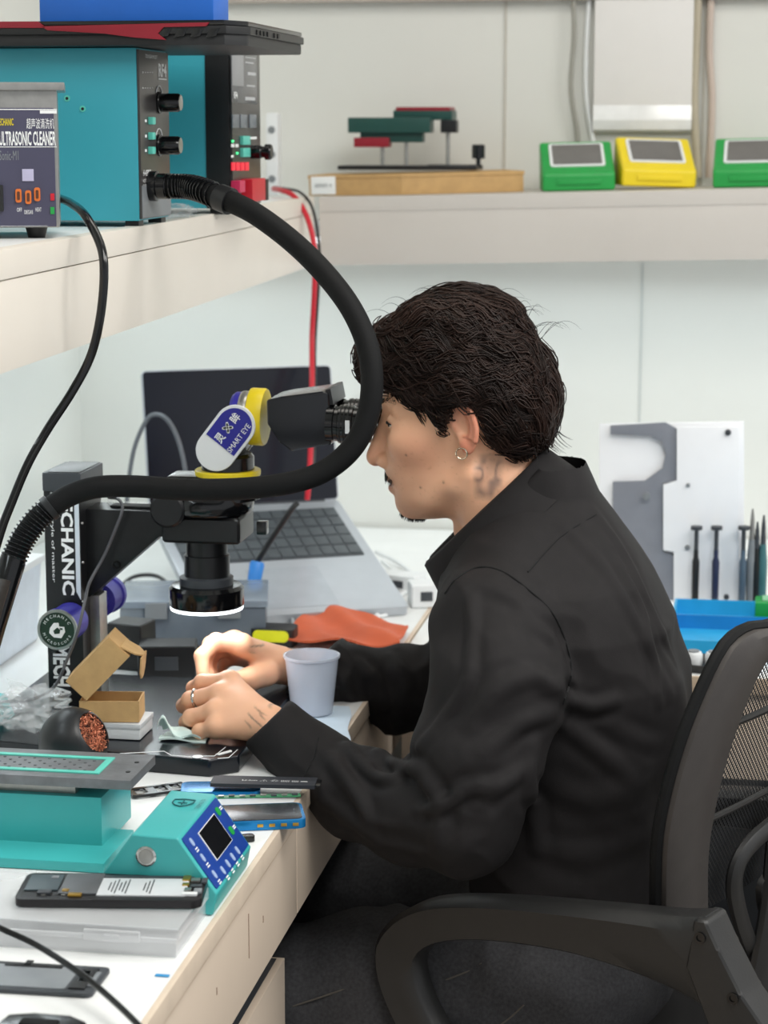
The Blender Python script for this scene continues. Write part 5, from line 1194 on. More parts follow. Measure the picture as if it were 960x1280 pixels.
HO = V3(-.3149, 2.45, 1.1443)
def Hloc(p): q = p-HO; return np.stack((-q[..., 0], -q[..., 1], q[..., 2]), -1)
def Hw(x, y, z): return V3(HO[0]-x, HO[1]-y, HO[2]+z)
def head_sdf(P):
    p = Hloc(P); a = p.copy(); a[..., 1] = np.abs(a[..., 1])          # mirrored copy
    d = ell(p, (.003, 0, .038), (.094, .075, .092))
    d = smin(d, ell(p, (.043, 0, -.028), (.053, .057, .075)), .02)
    d = smin(d, rcone(a, (.012, .050, -.055), (.066, .011, -.087), .013, .0135), .016)
    d = smin(d, ell(p, (.042, 0, -.075), (.036, .044, .020)), .015)
    d = smin(d, sph(p, (.0685, 0, -.0865), .0145), .010)
    d = smin(d, ell(a, (.060, .046, -.010), (.026, .018, .020)), .018)
    d = smin(d, rcone(a, (.0885, .010, .030), (.074, .044, .028), .0105, .008), .012)
    d = smax(d, -sph(a, (.1005, .033, .011), .0165), .010)
    d = smin(d, rcone(p, (.092, 0, .020), (.1085, 0, -.0335), .0075, .0115), .008)
    d = smin(d, sph(a, (.098, .0125, -.0365), .0082), .005)
    d = smax(d, -ell(a, (.1045, .0065, -.0455), (.006, .0035, .003)), .003)
    d = smin(d, ell(p, (.079, 0, -.050), (.016, .026, .014)), .010)
    d = smin(d, ell(p, (.0865, 0, -.0575), (.0100, .0225, .0062)), .004)
    d = smin(d, ell(p, (.0840, 0, -.0690), (.0100, .0195, .0072)), .004)
    d = smax(d, -ell(p, (.094, 0, -.0632), (.014, .024, .0013)), .002)
    # eyelids
    lid = sph(a, (.0765, .033, .0115), .0136)
    slit = np.maximum(np.abs(p[..., 2]-.0085)-.0018, -(p[..., 0]-.083))
    d = smin(d, np.maximum(lid, -slit), .0035)
    d = smin(d, rcone(p, (-.012, 0, -.040), (-.090, 0, -.150), .056, .060), .02)
    d = smin(d, sph(p, (.004, 0, -.118), .014), .015)
    d = smin(d, rcone(a, (-.010, .058, -.045), (-.02, .025, -.15), .010, .012), .02)   # neck muscle
    # ears
    e = a-V3(-.0035, .0735, .0160); tx = e[..., 0]*.93-e[..., 1]*.37; n = e[..., 0]*.37+e[..., 1]*.93; b = e[..., 2]
    cs, sn = math.cos(.2), math.sin(.2); A = tx*cs-b*sn*-1*-1; Bq = b*cs+tx*sn*-1
    wv = .0168*(1-.28*np.clip(-Bq/.029, 0, 1)); rho = np.sqrt((A/wv)**2+(Bq/.0295)**2)
    pl = smax((rho-1)*.016, np.abs(n-.001-(1-rho)*-.003)-.0022, .002)
    hel = np.sqrt(((rho-.90)*.0175)**2+(n-.0035)**2)-.0033; hel = np.where((Bq > -.016) & ~((A > .006) & (Bq < .006)), hel, .02)
    anti = np.sqrt(((rho-.56)*.017)**2+(n-.0022)**2)-.0026; anti = np.where((A < .004) & (Bq > -.014), anti, .02)
    ear = smin(smin(pl, hel, .002), anti, .0025)
    ear = smin(ear, np.sqrt((A-.004)**2+(Bq+.024)**2*.8+(n*1.8)**2)-.0075, .003)
    ear = smin(ear, np.sqrt((A-.0125)**2+(Bq+.004)**2*.5+(n-.002)**2)-.0046, .002)
    ear = smax(ear, -(np.sqrt((A-.003)**2+((Bq+.003)*.7)**2+((n-.003)*.9)**2)-.0068), .002)
    return smin(d, ear, .004)
def W3(u, v, y): return np.array(PY(u, v, y))
# near (left) hand and far (right) hand: wrist, four fingers (MCP, PIP, DIP, tip), thumb
NH = dict(w=W3(340, 908, 2.318), f=[[(287, 853, 2.385), (253, 853, 2.395), (242, 860, 2.418), (250, 866, 2.432)], [(275, 868, 2.362), (238, 875, 2.370), (230, 882, 2.395), (241, 886, 2.413)], [(270, 889, 2.340), (239, 897, 2.346), (233, 903, 2.368), (243, 906, 2.388)], [(272, 909, 2.322), (250, 914, 2.326), (246, 918, 2.344), (254, 919, 2.360)]],
          t=[(322, 893, 2.375), (300, 880, 2.41), (272, 867, 2.43), (254, 860, 2.442)], r=[.0118, .0092, .0084, .0072], y=(2.25, 2.47))
FH = dict(w=W3(352, 832, 2.572), f=[[(302, 806, 2.505), (270, 802, 2.488), (252, 820, 2.472), (253, 842, 2.460)], [(293, 802, 2.526), (264, 806, 2.510), (255, 828, 2.492), (262, 848, 2.482)], [(291, 808, 2.546), (267, 816, 2.532), (261, 834, 2.514), (268, 850, 2.502)], [(297, 818, 2.562), (278, 828, 2.552), (273, 842, 2.536), (280, 851, 2.524)]],
          t=[(334, 842, 2.528), (312, 849, 2.498), (288, 852, 2.474), (266, 851, 2.458)], r=[.0122, .0096, .0088, .0074], y=(2.44, 2.56))
for H_ in (NH, FH):
    H_['F'] = [[W3(*q) for q in fg] for fg in H_['f']]; H_['T'] = [W3(*q) for q in H_['t']]
    al = np.array(sum(H_['F'], [])+H_['T']+[H_['w']]); H_['lo'] = al.min(0)-.03; H_['hi'] = al.max(0)+.03
def hand_sdf(p, H):
    w = H['w']; palm = None; r = H['r']
    for i, fg in enumerate(H['F']):
        e = rcone(p, w*.92+fg[0]*.08, fg[0], .0195 if i in (1, 2) else .0165, .0125); palm = e if palm is None else smin(palm, e, .010)
    palm = smin(palm, rcone(p, H['F'][0][0], H['F'][3][0], .0112, .0105), .008)
    palm = smin(palm, rcone(p, w*.8+H['T'][1]*.2, H['T'][1], .016, .0135), .012)
    d = None
    for i, fg in enumerate(H['F']):
        k = (1.0, 1.04, 1.0, .88)[i]; e = chain(p, fg, [r[0]*k, r[1]*k, r[2]*k, r[3]*k], .004)
        e = smin(e, sph(p, fg[1], r[1]*k*1.05), .003)                    # knuckle
        d = e if d is None else smin(d, e, .0012)
    d = smin(d, chain(p, H['T'], [.015, .0128, .0108, .0085], .006), .003)
    for i, fg in enumerate(H['F']): palm = smin(palm, sph(p, fg[0]+V3(0, 0, .001), .0122), .004)
    return smin(palm, d, .005)
TS = np.array([(.40, -.30, -.09, .165), (.50, -.30, -.085, .17), (.61, -.305, -.085, .17), (.706, -.318, -.078, .172), (.80, -.335, -.06, .178), (.878, -.348, -.064, .185), (.935, -.35, -.082, .183), (.985, -.342, -.106, .162), (1.03, -.318, -.137, .115), (1.075, -.29, -.17, .070), (1.12, -.27, -.19, .055)])
def torso_sdf(p, inset, ex=2.4):
    z = p[..., 2]; xf = np.interp(z, TS[:, 0], TS[:, 1]); xb = np.interp(z, TS[:, 0], TS[:, 2]); ry = np.interp(z, TS[:, 0], TS[:, 3])
    cx = (xf+xb)/2; rx = np.maximum((xb-xf)/2-inset, .02); ry = np.maximum(ry-inset, .02)
    k = (np.abs((p[..., 0]-cx)/rx)**ex+np.abs((p[..., 1]-2.45)/ry)**ex)**(1/ex)
    return (k-1)*np.minimum(rx, ry)
SN = V3(-.268, 2.288, .950); SF = V3(-.268, 2.612, .950)
ARN = [SN, W3(622, 860, 2.245), W3(594, 955, 2.215), W3(580, 1020, 2.207), W3(518, 1016, 2.225), W3(450, 992, 2.262), W3(388, 954, 2.294), W3(340, 908, 2.318)]
ARF = [SF, V3(-.31, 2.70, .87), W3(568, 868, 2.70), W3(500, 864, 2.67), W3(430, 850, 2.635), W3(352, 832, 2.572)]
def body_sdf(p):
    d = torso_sdf(p, .03); z = p[..., 2]
    d = smax(d, np.maximum(z-1.08, .46-z), .02)
    d = smin(d, chain(p, ARN, [.05, .043, .04, .04, .038, .034, .028, .021], .02), .03)
    d = smin(d, chain(p, ARF, [.05, .043, .04, .038, .034, .021], .02), .03)
    m = (z > .97) & (p[..., 0] < -.12) & (np.abs(p[..., 1]-2.45) < .13)
    if m.any(): d[m] = smin(d[m], head_sdf(p[m]), .015)
    for H in (NH, FH):
        m = ((p > H['lo']) & (p < H['hi'])).all(-1)
        if m.any(): d[m] = smin(d[m], hand_sdf(p[m], H), .006)
    return d

# ---- the man
man = thing('person', 'man with dark wavy hair in a black jacket and charcoal jeans bent to the microscope', 'person', (-.2, 2.45, 0))
vs, F = surfnet(body_sdf, (-.70, 2.15, .45), (-.04, 2.76, 1.29), .0018)
# skin colouring: lips, stubble, warm ear, freckles, tattoos (all painted on the skin itself)
hl = Hloc(vs); base = np.array(lin('#edb794')[:3]); c = np.tile(base, (len(vs), 1))
def blend(mask, col): 
    global c
    c = c*(1-mask[:, None])+np.array(lin(col)[:3])*mask[:, None]
ish = (vs[:, 2] > .95)
g = lambda x, y, z, s: np.exp(-(((hl[:, 0]-x)/s[0])**2+((np.abs(hl[:, 1])-y)/s[1])**2+((hl[:, 2]-z)/s[2])**2))*ish
blend(.10*np.clip(vnoise(vs, 60)+.3, 0, 1), '#b3704f')
blend(.55*np.clip(vnoise(vs, 420, 3)-.55, 0, 1)*ish, '#8a5236')
blend(.42*g(.055, .05, -.02, (.03, .03, .025)), '#c4775c')
blend(.8*g(.093, 0, -.0575, (.01, .020, .005))+.85*g(.09, 0, -.0685, (.01, .018, .006)), '#a8605a')
blend(.5*g(.108, 0, -.034, (.012, .016, .014)), '#bf6f5a')
earm = np.clip((np.abs(hl[:, 1])-.071)/.006, 0, 1)*ish*(np.abs(hl[:, 0]) < .03)*(np.abs(hl[:, 2]-.01) < .036); blend(.6*earm, '#cf6f58')
blend(.35*g(.06, .02, -.085, (.03, .035, .018)), '#7d5c4c')
blend(.35*g(.09, .01, -.052, (.02, .024, .008)), '#6b4a3c')
for (x, z) in ((.022, -.052), (.049, -.060), (.064, -.022)): blend(.8*np.exp(-(((hl[:, 0]-x)/.0012)**2+((hl[:, 2]-z)/.0012)**2))*ish*(hl[:, 1] > .02), '#5b3526')
# neck tattoo
tm_ = ish*(hl[:, 1] > .02)*np.clip(1-((hl[:, 0]+.028)/.017)**2, 0, 1)*np.clip(1-((hl[:, 2]+.045)/.028)**2, 0, 1)
ln = np.clip(1-3.2*np.abs(vnoise(hl, (95, 60, 75), 61)), 0, 1)
blend(np.clip(tm_*1.8, 0, 1)*(.30+.45*ln), '#3d3c40')
# wrist tattoos on the near hand
tm_ *= 1
def tat(u, v, y, s, fx, fz):
    p0 = W3(u, v, y); q = vs-p0; r2 = (q[:, 0]/s)**2+(q[:, 1]/.03)**2+(q[:, 2]/(s*.8))**2
    l = np.clip(1.25-2.6*np.abs(np.sin(q[:, 0]*fx+2.2*np.sin(q[:, 2]*fz))), 0, 1); blend(np.clip(1.4-r2, 0, 1)*(vs[:, 2] < .95)*l*.75, '#3c4440')
tat(318, 901, 2.30, .012, 190, 170); tat(333, 884, 2.33, .012, 150, 220); tat(322, 812, 2.50, .01, 180, 180)
skin = bpy.data.materials.new('skin'); skin.use_nodes = True; nt = skin.node_tree; b = nt.nodes['Principled BSDF']
va = nt.nodes.new('ShaderNodeVertexColor'); va.layer_name = 'Col'; nt.links.new(va.outputs['Color'], b.inputs['Base Color'])
b.inputs['Roughness'].default_value = .48; b.inputs['Subsurface Weight'].default_value = .15; b.inputs['Subsurface Radius'].default_value = (.008, .003, .0015); b.inputs['Subsurface Scale'].default_value = 1
nz = nt.nodes.new('ShaderNodeTexNoise'); nz.inputs['Scale'].default_value = 700; bp_ = nt.nodes.new('ShaderNodeBump'); bp_.inputs['Strength'].default_value = .10; bp_.inputs['Distance'].default_value = .001
nt.links.new(nz.outputs['Fac'], bp_.inputs['Height']); nt.links.new(bp_.outputs['Normal'], b.inputs['Normal'])
body = np_obj('body', vs, F, skin, man, c, relax=1)
for s in (-1, 1):
    e_ = build(MB().sphere(tuple(Hw(.0765, s*.033, .0115)), .0124, 18, 12), 'eye', mat('eye_white', '#d8d2cc', .2), man, w=True)
    p_ = Hw(.0765, s*.033, .0115); build(MB().sphere((p_[0]-.0090, p_[1], p_[2]-.003), (.0042, .0056, .0056), 14, 8), 'iris', mat('iris_brown', '#2a1a12', .15), e_, w=True)

# ---- shirt jacket
RN = [.066, .070, .066, .060, .053, .047, .040, .0345]; RF = [.066, .062, .056, .050, .043, .0345]
wdir = (ARN[-1]-ARN[-2]); wdir /= np.linalg.norm(wdir); fdir = (ARF[-1]-ARF[-2]); fdir /= np.linalg.norm(fdir)
FOLDS = []
def fold_disp(p):
    out = np.zeros(p.shape[:-1])
    for P_, a_, w_ in FOLDS:
        lo_, hi_ = P_.min(0)-3*w_, P_.max(0)+3*w_; m = ((p > lo_) & (p < hi_)).all(-1)
        if not m.any(): continue
        q = p[m]; best = np.full(len(q), 9.); L = len(P_)-1; fade = np.ones(len(q))
        for i in range(L):
            e = P_[i+1]-P_[i]; t = np.clip(((q-P_[i])@e)/max(e@e, 1e-9), 0, 1); dd = nrm_(q-P_[i]-t[:, None]*e); u_ = (i+t)/L
            k = dd < best; best = np.where(k, dd, best); fade = np.where(k, np.sin(np.pi*np.clip(.06+.88*u_, 0, 1))**.7, fade)
        x = best/w_; out[m] += a_*fade*(np.exp(-x*x)-.45*np.exp(-((x-1.9)/.9)**2))
    return out
def shirt_sdf(p):
    d = torso_sdf(p, 0)
    d = smin(d, rcone(p, (-.255, 2.40, 1.0), SN+V3(.0, .01, .004), .058, .062), .03)
    d = smin(d, rcone(p, (-.255, 2.50, 1.0), SF+V3(.0, -.01, .004), .058, .062), .03)
    n = chain(p, ARN[:-1]+[ARN[-1]+wdir*.004], RN, .015); f_ = chain(p, ARF[:-1]+[ARF[-1]+fdir*.004], RF, .015)
    # folds: rings round the elbow, drags along forearm, armpit and back pulls
    w = p+.012*np.stack((vnoise(p, 22, 1), vnoise(p, 22, 2), vnoise(p, 22, 3)), -1)
    el = np.exp(-(((p-ARN[3])/V3(.075, .09, .075))**2).sum(-1))
    fa = np.exp(-(((p-ARN[5])/V3(.075, .09, .05))**2).sum(-1))
    r1 = 1-np.abs(vnoise(w, (20, 14, 34), 5)); r2 = 1-np.abs(vnoise(w, (34, 14, 16), 6)); r3 = 1-np.abs(vnoise(w@np.array([[.8, 0, .6], [0, 1, 0], [-.6, 0, .8]]), (9, 6, 26), 8))
    n = n-.013*el*(r1-.55)-.011*fa*(r2-.5)-.006*(r3-.6)
    f_ = f_-.012*(r2-.55)-.006*(r1-.5)
    back = np.clip((p[..., 0]+.25)/.12, 0, 1)
    d = d-.006*(r3-.6)-.004*back*np.sin(p[..., 1]*55+p[..., 2]*18)*np.clip((1.0-p[..., 2])/.2, 0, 1)
    d = smin(d, f_, .02); crease = smin(d, n, .016)
    d = crease
    if FOLDS: d = d-fold_disp(p)
    z = p[..., 2]; d = smax(d, .575-z+.012*np.sin(p[..., 0]*30), .008)
    # neck opening and cuffs
    d = smax(d, (p-V3(-.285, 2.45, 1.052))@V3(-.69, 0, .724)-.004, .006)
    for w_, ax, R in ((ARN[-1], wdir, .029), (ARF[-1], fdir, .029)):
        q = p-w_; t = q@ax; near = nrm_(q) < .075
        cut = np.where(near, t-.006, -1.0); d = np.maximum(d, cut)
        hole_ = np.maximum(nrm_(q-t[..., None]*ax)-R, -(t+.03)); d = np.where(near, np.maximum(d, -hole_), d)
    return d
def hit(u, v, sdf=shirt_sdf, t0=1.9, t1=3.2, off=.0):
    d = np.array(ray(u, v)); d /= np.linalg.norm(d); o = np.array(CAM); ts = np.arange(t0, t1, .002); s = sdf(o+ts[:, None]*d); k = np.argmax(s < off)
    return Vector(o+d*ts[k]) if s[k] < off else None
_fl = []
for px, a_, w_ in (
    ([(436, 930), (450, 952), (476, 972), (500, 968)], .008, .006), ([(474, 938), (500, 957), (528, 962)], .008, .006), ([(512, 958), (538, 985), (548, 1022), (544, 1060)], .006, .008),
    ([(410, 945), (440, 985), (462, 1030)], .006, .007), ([(556, 1002), (588, 985), (622, 982)], .006, .007), ([(524, 1014), (556, 1008), (582, 988)], .006, .006), ([(400, 1000), (430, 1020), (470, 1050)], .005, .007),
    ([(590, 745), (588, 800), (584, 850), (556, 895), (522, 935)], .005, .006), ([(704, 862), (664, 846), (622, 864), (590, 900)], .0055, .009), ([(692, 892), (650, 906), (606, 940)], .005, .008), ([(660, 960), (625, 985), (600, 1000)], .006, .008),
    ([(655, 775), (690, 800), (708, 840)], .004, .008), ([(705, 655), (760, 715), (800, 785), (838, 868)], .004, .007), ([(772, 700), (800, 752), (816, 820), (826, 880)], .004, .006), ([(745, 640), (780, 690), (815, 760), (845, 830)], .004, .006),
    ([(706, 872), (740, 884), (770, 876)], .004, .007), ([(700, 905), (744, 935), (790, 975)], .0035, .008), ([(690, 985), (740, 1000), (800, 985)], .0025, .012), ([(668, 1062), (740, 1068), (812, 1046)], .003, .011), ([(760, 905), (800, 925), (828, 930)], .0022, .008), ([(668, 930), (664, 990), (672, 1060)], .006, .008),
    ([(450, 830), (470, 850), (478, 885)], .008, .007), ([(490, 822), (505, 850), (510, 890)], .007, .008), ([(415, 835), (432, 855), (440, 880)], .006, .006), ([(600, 730), (640, 745), (672, 775)], .003, .008)):
    q_ = [hit(*tuple(p)[:2]) for p in cr([(a, b__, 0) for a, b__ in px], 4)]; q_ = [np.array(p) for p in q_ if p is not None]
    if len(q_) > 2: _fl.append((np.array(q_), a_, w_))
FOLDS = _fl
vs2, F2_ = surfnet(shirt_sdf, (-.64, 2.10, .55), (-.03, 2.80, 1.10), .0028)
clo = mat('black_cotton_twill', '#1c1a1b', .78, var=.12, scale=50, bump=.12, bscale=900, spec=.3)
shirt = np_obj('jacket', vs2, F2_, clo, man, None, relax=1); shirt['label'] = 'black cotton overshirt'
def hit(u, v, sdf=shirt_sdf, t0=1.9, t1=3.2, off=.0):
    d = np.array(ray(u, v)); d /= np.linalg.norm(d); o = np.array(CAM); ts = np.arange(t0, t1, .002); s = sdf(o+ts[:, None]*d); k = np.argmax(s < off)
    return Vector(o+d*ts[k]) if s[k] < off else None
def seam(px, r, m, nm):
    q = [hit(u, v, off=.0006) for u, v in [tuple(p)[:2] for p in cr([(a, b_, 0) for a, b_ in px], 5)]]; q = [p for p in q if p is not None]
    if len(q) > 2: build(MB().tube(q, r, 6), nm, m, shirt, w=True)
sdk = mat('seam_thread', '#0d0d0f', .9)
seam([(556, 742), (572, 722), (598, 709), (628, 714), (662, 738), (692, 768), (710, 810), (714, 845), (704, 880)], .0012, sdk, 'armhole_seam')
seam([(660, 715), (700, 672), (745, 643)], .0009, sdk, 'yoke_seam')
seam([(378, 974), (392, 948), (398, 922)], .0010, sdk, 'cuff_seam')
# collar: folded band swept round the neck opening
cc_ = V3(-.287, 2.45, 1.058); cu_ = V3(.69, 0, .66); cu_ /= np.linalg.norm(cu_); cn = V3(-.69, 0, .724)
def collar(par):
    v = []; f = []; n = 64
    prof = [(-.004, -.030), (-.002, -.012), (.0, .004), (.004, .0085), (.009, .006), (.016, -.016), (.024, -.040), (.0215, -.041), (.013, -.018), (.0055, .001), (.003, -.012), (.001, -.030)]
    for i in range(n):
        th = math.radians(-168+336*i/(n-1)); fr_ = .5-.5*math.cos(th+math.pi)          # fr_: 0 front, 1 back
        front = max(0, -math.cos(th))
        ra = .094 if math.cos(th) < 0 else .094-.010*math.cos(th); rb_ = .064
        rad = cu_*math.cos(th)*ra+V3(0, 1, 0)*math.sin(th)*rb_; rn = cu_*math.cos(th)/ra+V3(0, 1, 0)*math.sin(th)/rb_; rn /= np.linalg.norm(rn)
        for a, b_ in prof:
            k = 1+.45*front**3 if b_ < -.01 and a > .01 else 1
            out = a*(1+.6*abs(math.sin(th)))*(1-.45*max(0, math.cos(th)))
            v.append(cc_+rad+rn*out+cn*b_*k+V3(0, 0, -.004*front))
    m_ = len(prof)
    for i in range(n-1):
        for k in range(m_): f.append((i*m_+k, i*m_+(k+1) % m_, (i+1)*m_+(k+1) % m_, (i+1)*m_+k))
    f.append(tuple(range(m_))); f.append(tuple((n-1)*m_+k for k in range(m_)))
    return build(MB().add(v, f), 'collar', clo, par, w=True, smooth=70)
collar(shirt)
build(MB().sphere(tuple(ARN[-2]+V3(-.01, -.036, -.008)), (.005, .0018, .005), 14, 8), 'cuff_button', M['gblack'], shirt, w=True)

# ---- jeans and shoes
KN = V3(-.585, 2.30, .503); KF = V3(-.60, 2.60, .535)
def jeans_sdf(p):
    d = ell(p, (-.20, 2.45, .535), (.135, .178, .105))
    w = p+.01*np.stack((vnoise(p, 25, 21), vnoise(p, 25, 22), vnoise(p, 25, 23)), -1); r = 1-np.abs(vnoise(w, (26, 12, 20), 24))
    for hip, kn, an in ((V3(-.20, 2.355, .528), KN, V3(-.53, 2.30, .10)), (V3(-.20, 2.545, .528), KF, V3(-.62, 2.60, .10))):
        d = smin(d, chain(p, [hip, (hip+kn)/2, kn, (kn+an)/2, an], [.098, .086, .070, .062, .054], .03), .03)
    d = d-.012*(r-.55); return smax(smax(d, .085-p[..., 2], .004), p[..., 2]-.615, .01)
vs3, F3 = surfnet(jeans_sdf, (-.72, 2.16, .07), (-.03, 2.74, .64), .005)
jm = mat('charcoal_denim', '#3d3d3f', .85, var=.22, scale=260, bump=.15, bscale=1200, spec=.2)
jeans = np_obj('jeans', vs3, F3, jm, man, None, relax=2); jeans['label'] = 'charcoal denim jeans'
for px in ([(535, 1234), (560, 1224), (590, 1212), (602, 1204)], [(622, 1284), (640, 1270), (655, 1256)], [(366, 1258), (420, 1240), (470, 1222)]):
    q = [hit(u, v, jeans_sdf) for u, v in px]; q = [p for p in q if p is not None]
    if len(q) > 2: build(MB().tube([tuple(x) for x in cr(q, 4)], .0011, 6), 'stitched_seam', mat('denim_stitch', '#55504a', .9), jeans, w=True)
for an in (V3(-.53, 2.30, 0), V3(-.62, 2.60, 0)):
    so = build(MB().prism([(-.19, -.03), (-.20, .0), (-.17, .035), (-.08, .045), (.04, .036), (.065, 0), (.04, -.036), (-.08, -.045), (-.16, -.04)], .0, .022, Matrix.Translation(tuple(an)), .005), 'shoe', M['rubber'], man, w=True)
    build(MB().tube([tuple(an+V3(-.165, 0, .035)), tuple(an+V3(-.10, 0, .045)), tuple(an+V3(-.03, 0, .06)), tuple(an+V3(.01, 0, .10))], [.030, .038, .044, .046], 16), 'upper', M['black'], so, w=True)

# ---- hair: volume plus modelled locks
HLX = np.array([(-.16, .004), (-.102, -.006), (-.080, -.014), (-.060, -.024), (-.041, -.033), (-.030, -.012), (-.0225, .006), (-.0175, .020), (-.012, .034), (.004, .040), (.0145, .034), (.0225, .014), (.0285, -.006), (.034, -.002), (.0435, .012), (.058, .020), (.070, .027), (.076, .050), (.10, .052), (.16, .040)])
def hair_core(p):
    a = p.copy(); a[..., 1] = np.abs(a[..., 1])
    d = ell(p, (.002, 0, .057), (.084, .079, .084))
    d = smin(d, ell(p, (.066, 0, .088), (.052, .062, .038)), .03)
    d = smin(d, ell(p, (.100, .010, .072), (.022, .043, .022)), .02)
    d = smin(d, ell(p, (-.046, 0, .018), (.044, .060, .050)), .03)
    d = smin(d, ell(p, (.018, 0, .118), (.052, .052, .034)), .03)
    return d-.0055*vnoise(p, (20, 20, 24), 51)-.0025*vnoise(p, (45, 45, 50), 52)
def hair_sdf(P):
    p = Hloc(P); w = p+.010*np.stack((vnoise(p, 30, 31), vnoise(p, 30, 32), vnoise(p, 30, 33)), -1)
    d = hair_core(p)-.009*(1-np.abs(vnoise(w@np.array([[.85, 0, .5], [0, 1, 0], [-.5, 0, .85]]), (16, 30, 60), 34))-.6)-.004*vnoise(w, (40, 60, 110), 35)
    return smax(d, np.interp(p[..., 0], HLX[:, 0], HLX[:, 1])-p[..., 2], .004)
vs4, F4 = surfnet(hair_sdf, tuple(HO+V3(-.16, -.12, -.06)), tuple(HO+V3(.13, .12, .20)), .002)
hm_ = mat('dark_brown_hair', '#120d0b', .6, var=.35, scale=120, spec=.4)
hair = np_obj('hair', vs4, F4, hm_, man, None, relax=1)
hair['label'] = 'dark brown tousled wavy hair'
rr = np.random.default_rng(21)
def core_at(P): return hair_core(Hloc(P))
def grad(P, e=.002):
    g_ = np.stack([core_at(P+V3(*(e if k == i else 0 for k in range(3))))-core_at(P-V3(*(e if k == i else 0 for k in range(3)))) for i in range(3)], -1); return g_/np.maximum(np.linalg.norm(g_, axis=-1, keepdims=True), 1e-9)
NG = 950; NS = 13
idx = rr.choice(len(vs4), NG*2); root = vs4[idx]; hlr = Hloc(root); ok = hlr[:, 2] > np.interp(hlr[:, 0], HLX[:, 0], HLX[:, 1])+.003; root = root[ok][:NG]; NG = len(root)
steps = 11; pos = root.copy(); paths = [pos.copy()]; ph_ = 9*vnoise(root, 16, 41)+.9*rr.normal(size=NG); amp = .45+.8*rr.random(NG); ln_ = .0046+.0040*rr.random(NG); lf = .0015+.0045*rr.random(NG)
for s in range(steps):
    l = Hloc(pos); n_ = grad(pos)
    front = np.clip((l[:, 0]-.03)/.06, 0, 1); low = np.clip((.06-l[:, 2])/.08, 0, 1); nape = np.clip((-l[:, 0]-.03)/.05, 0, 1)*low
    side = np.clip((l[:, 0]-.02)/.03, 0, 1)*np.clip((.045-l[:, 2])/.03, 0, 1)
    fx = -.9+.9*front*np.clip((l[:, 2]-.06)/.05, -1, 1)*.4+.7*side; fz = -.32-.5*low-.8*nape+.22*front*(1-side)-.9*side
    wig = amp*np.sin(ph_+s*.72)
    D = np.stack((-fx, .3*np.sin(ph_*1.3), fz+wig), -1)                       # world axes: forward is -x
    D -= (D*n_).sum(-1, keepdims=True)*n_; D /= np.maximum(np.linalg.norm(D, axis=-1, keepdims=True), 1e-9)
    stop = np.clip((l[:, 2]-np.interp(l[:, 0], HLX[:, 0], HLX[:, 1])+.001)/.006, 0, 1)*.97+.03
    pos = pos+D*(ln_*stop*(1-.45*side))[:, None]; dd = core_at(pos); lift = lf*(.3+1.1*np.sin(math.pi*min(1, (s+1)/steps*.85)))
    pos = pos-n_*((dd-lift)*.6)[:, None]; paths.append(pos.copy())
gp = np.stack(paths, 1); NP = gp.shape[1]
def frame_np(pp):
    tg = np.gradient(pp, axis=1); tg /= np.maximum(np.linalg.norm(tg, axis=-1, keepdims=True), 1e-9)
    nn_ = grad(pp.reshape(-1, 3)).reshape(pp.shape); sd_ = np.cross(tg, nn_); sd_ /= np.maximum(np.linalg.norm(sd_, axis=-1, keepdims=True), 1e-9); return nn_, sd_
gn, gs = frame_np(gp)
tt_ = np.linspace(0, 1, NP); spread = np.interp(tt_, [0, .2, .7, 1], [.0062, .0058, .0034, .0009])
oa = rr.normal(size=(NG, NS)); ob = np.abs(rr.normal(size=(NG, NS)))*.45
paths = gp[:, None]+gs[:, None]*(oa[:, :, None]*spread)[..., None]+gn[:, None]*(ob[:, :, None]*spread)[..., None]
fr_n = (rr.normal(size=(NG, NS, 1, 3))*.0016)*np.sin(tt_*math.pi*1.5)[None, None, :, None]
paths = (paths+fr_n).reshape(-1, NP, 3); NL = len(paths)
cut = rr.uniform(.75, 1.0, NL)
nn_ = np.repeat(gn[:, None], NS, 1).reshape(-1, NP, 3); sd_ = np.repeat(gs[:, None], NS, 1).reshape(-1, NP, 3)
rad = (.00055+.0005*rr.random(NL))[:, None]*np.interp(tt_, [0, .2, .75, 1], [.6, 1, .85, .06])[None]
K = 3; ang_ = np.arange(K)*2*math.pi/K
V_ = paths[:, :, None, :]+sd_[:, :, None, :]*(np.cos(ang_)[None, None, :, None]*rad[:, :, None, None])+nn_[:, :, None, :]*(np.sin(ang_)[None, None, :, None]*rad[:, :, None, None])
bi = (np.arange(NL)*NP*K)[:, None, None]+(np.arange(NP-1)*K)[None, :, None]; kk = np.arange(K)[None, None]; k2 = ((np.arange(K)+1) % K)[None, None]
FF = np.stack((bi+kk, bi+k2, bi+K+k2, bi+K+kk), -1).reshape(-1, 4)
gcol = np.repeat(rr.uniform(.55, 1.5, NG), NS)*rr.uniform(.75, 1.3, NL); hc_ = np.array(lin('#271a15')[:3])[None]*gcol[:, None]*np.array([1, .97, .95])[None]
lkm = bpy.data.materials.new('dark_brown_locks'); lkm.use_nodes = True; nt = lkm.node_tree; b = nt.nodes['Principled BSDF']; va = nt.nodes.new('ShaderNodeVertexColor'); va.layer_name = 'Col'
nt.links.new(va.outputs['Color'], b.inputs['Base Color']); b.inputs['Roughness'].default_value = .45; b.inputs['Specular IOR Level'].default_value = .25
lk = np_obj('hair_locks', V_.reshape(-1, 3), FF, lkm, man, np.repeat(hc_, NP*K, 0))
lk.parent = hair; lk['kind'] = 'stuff'
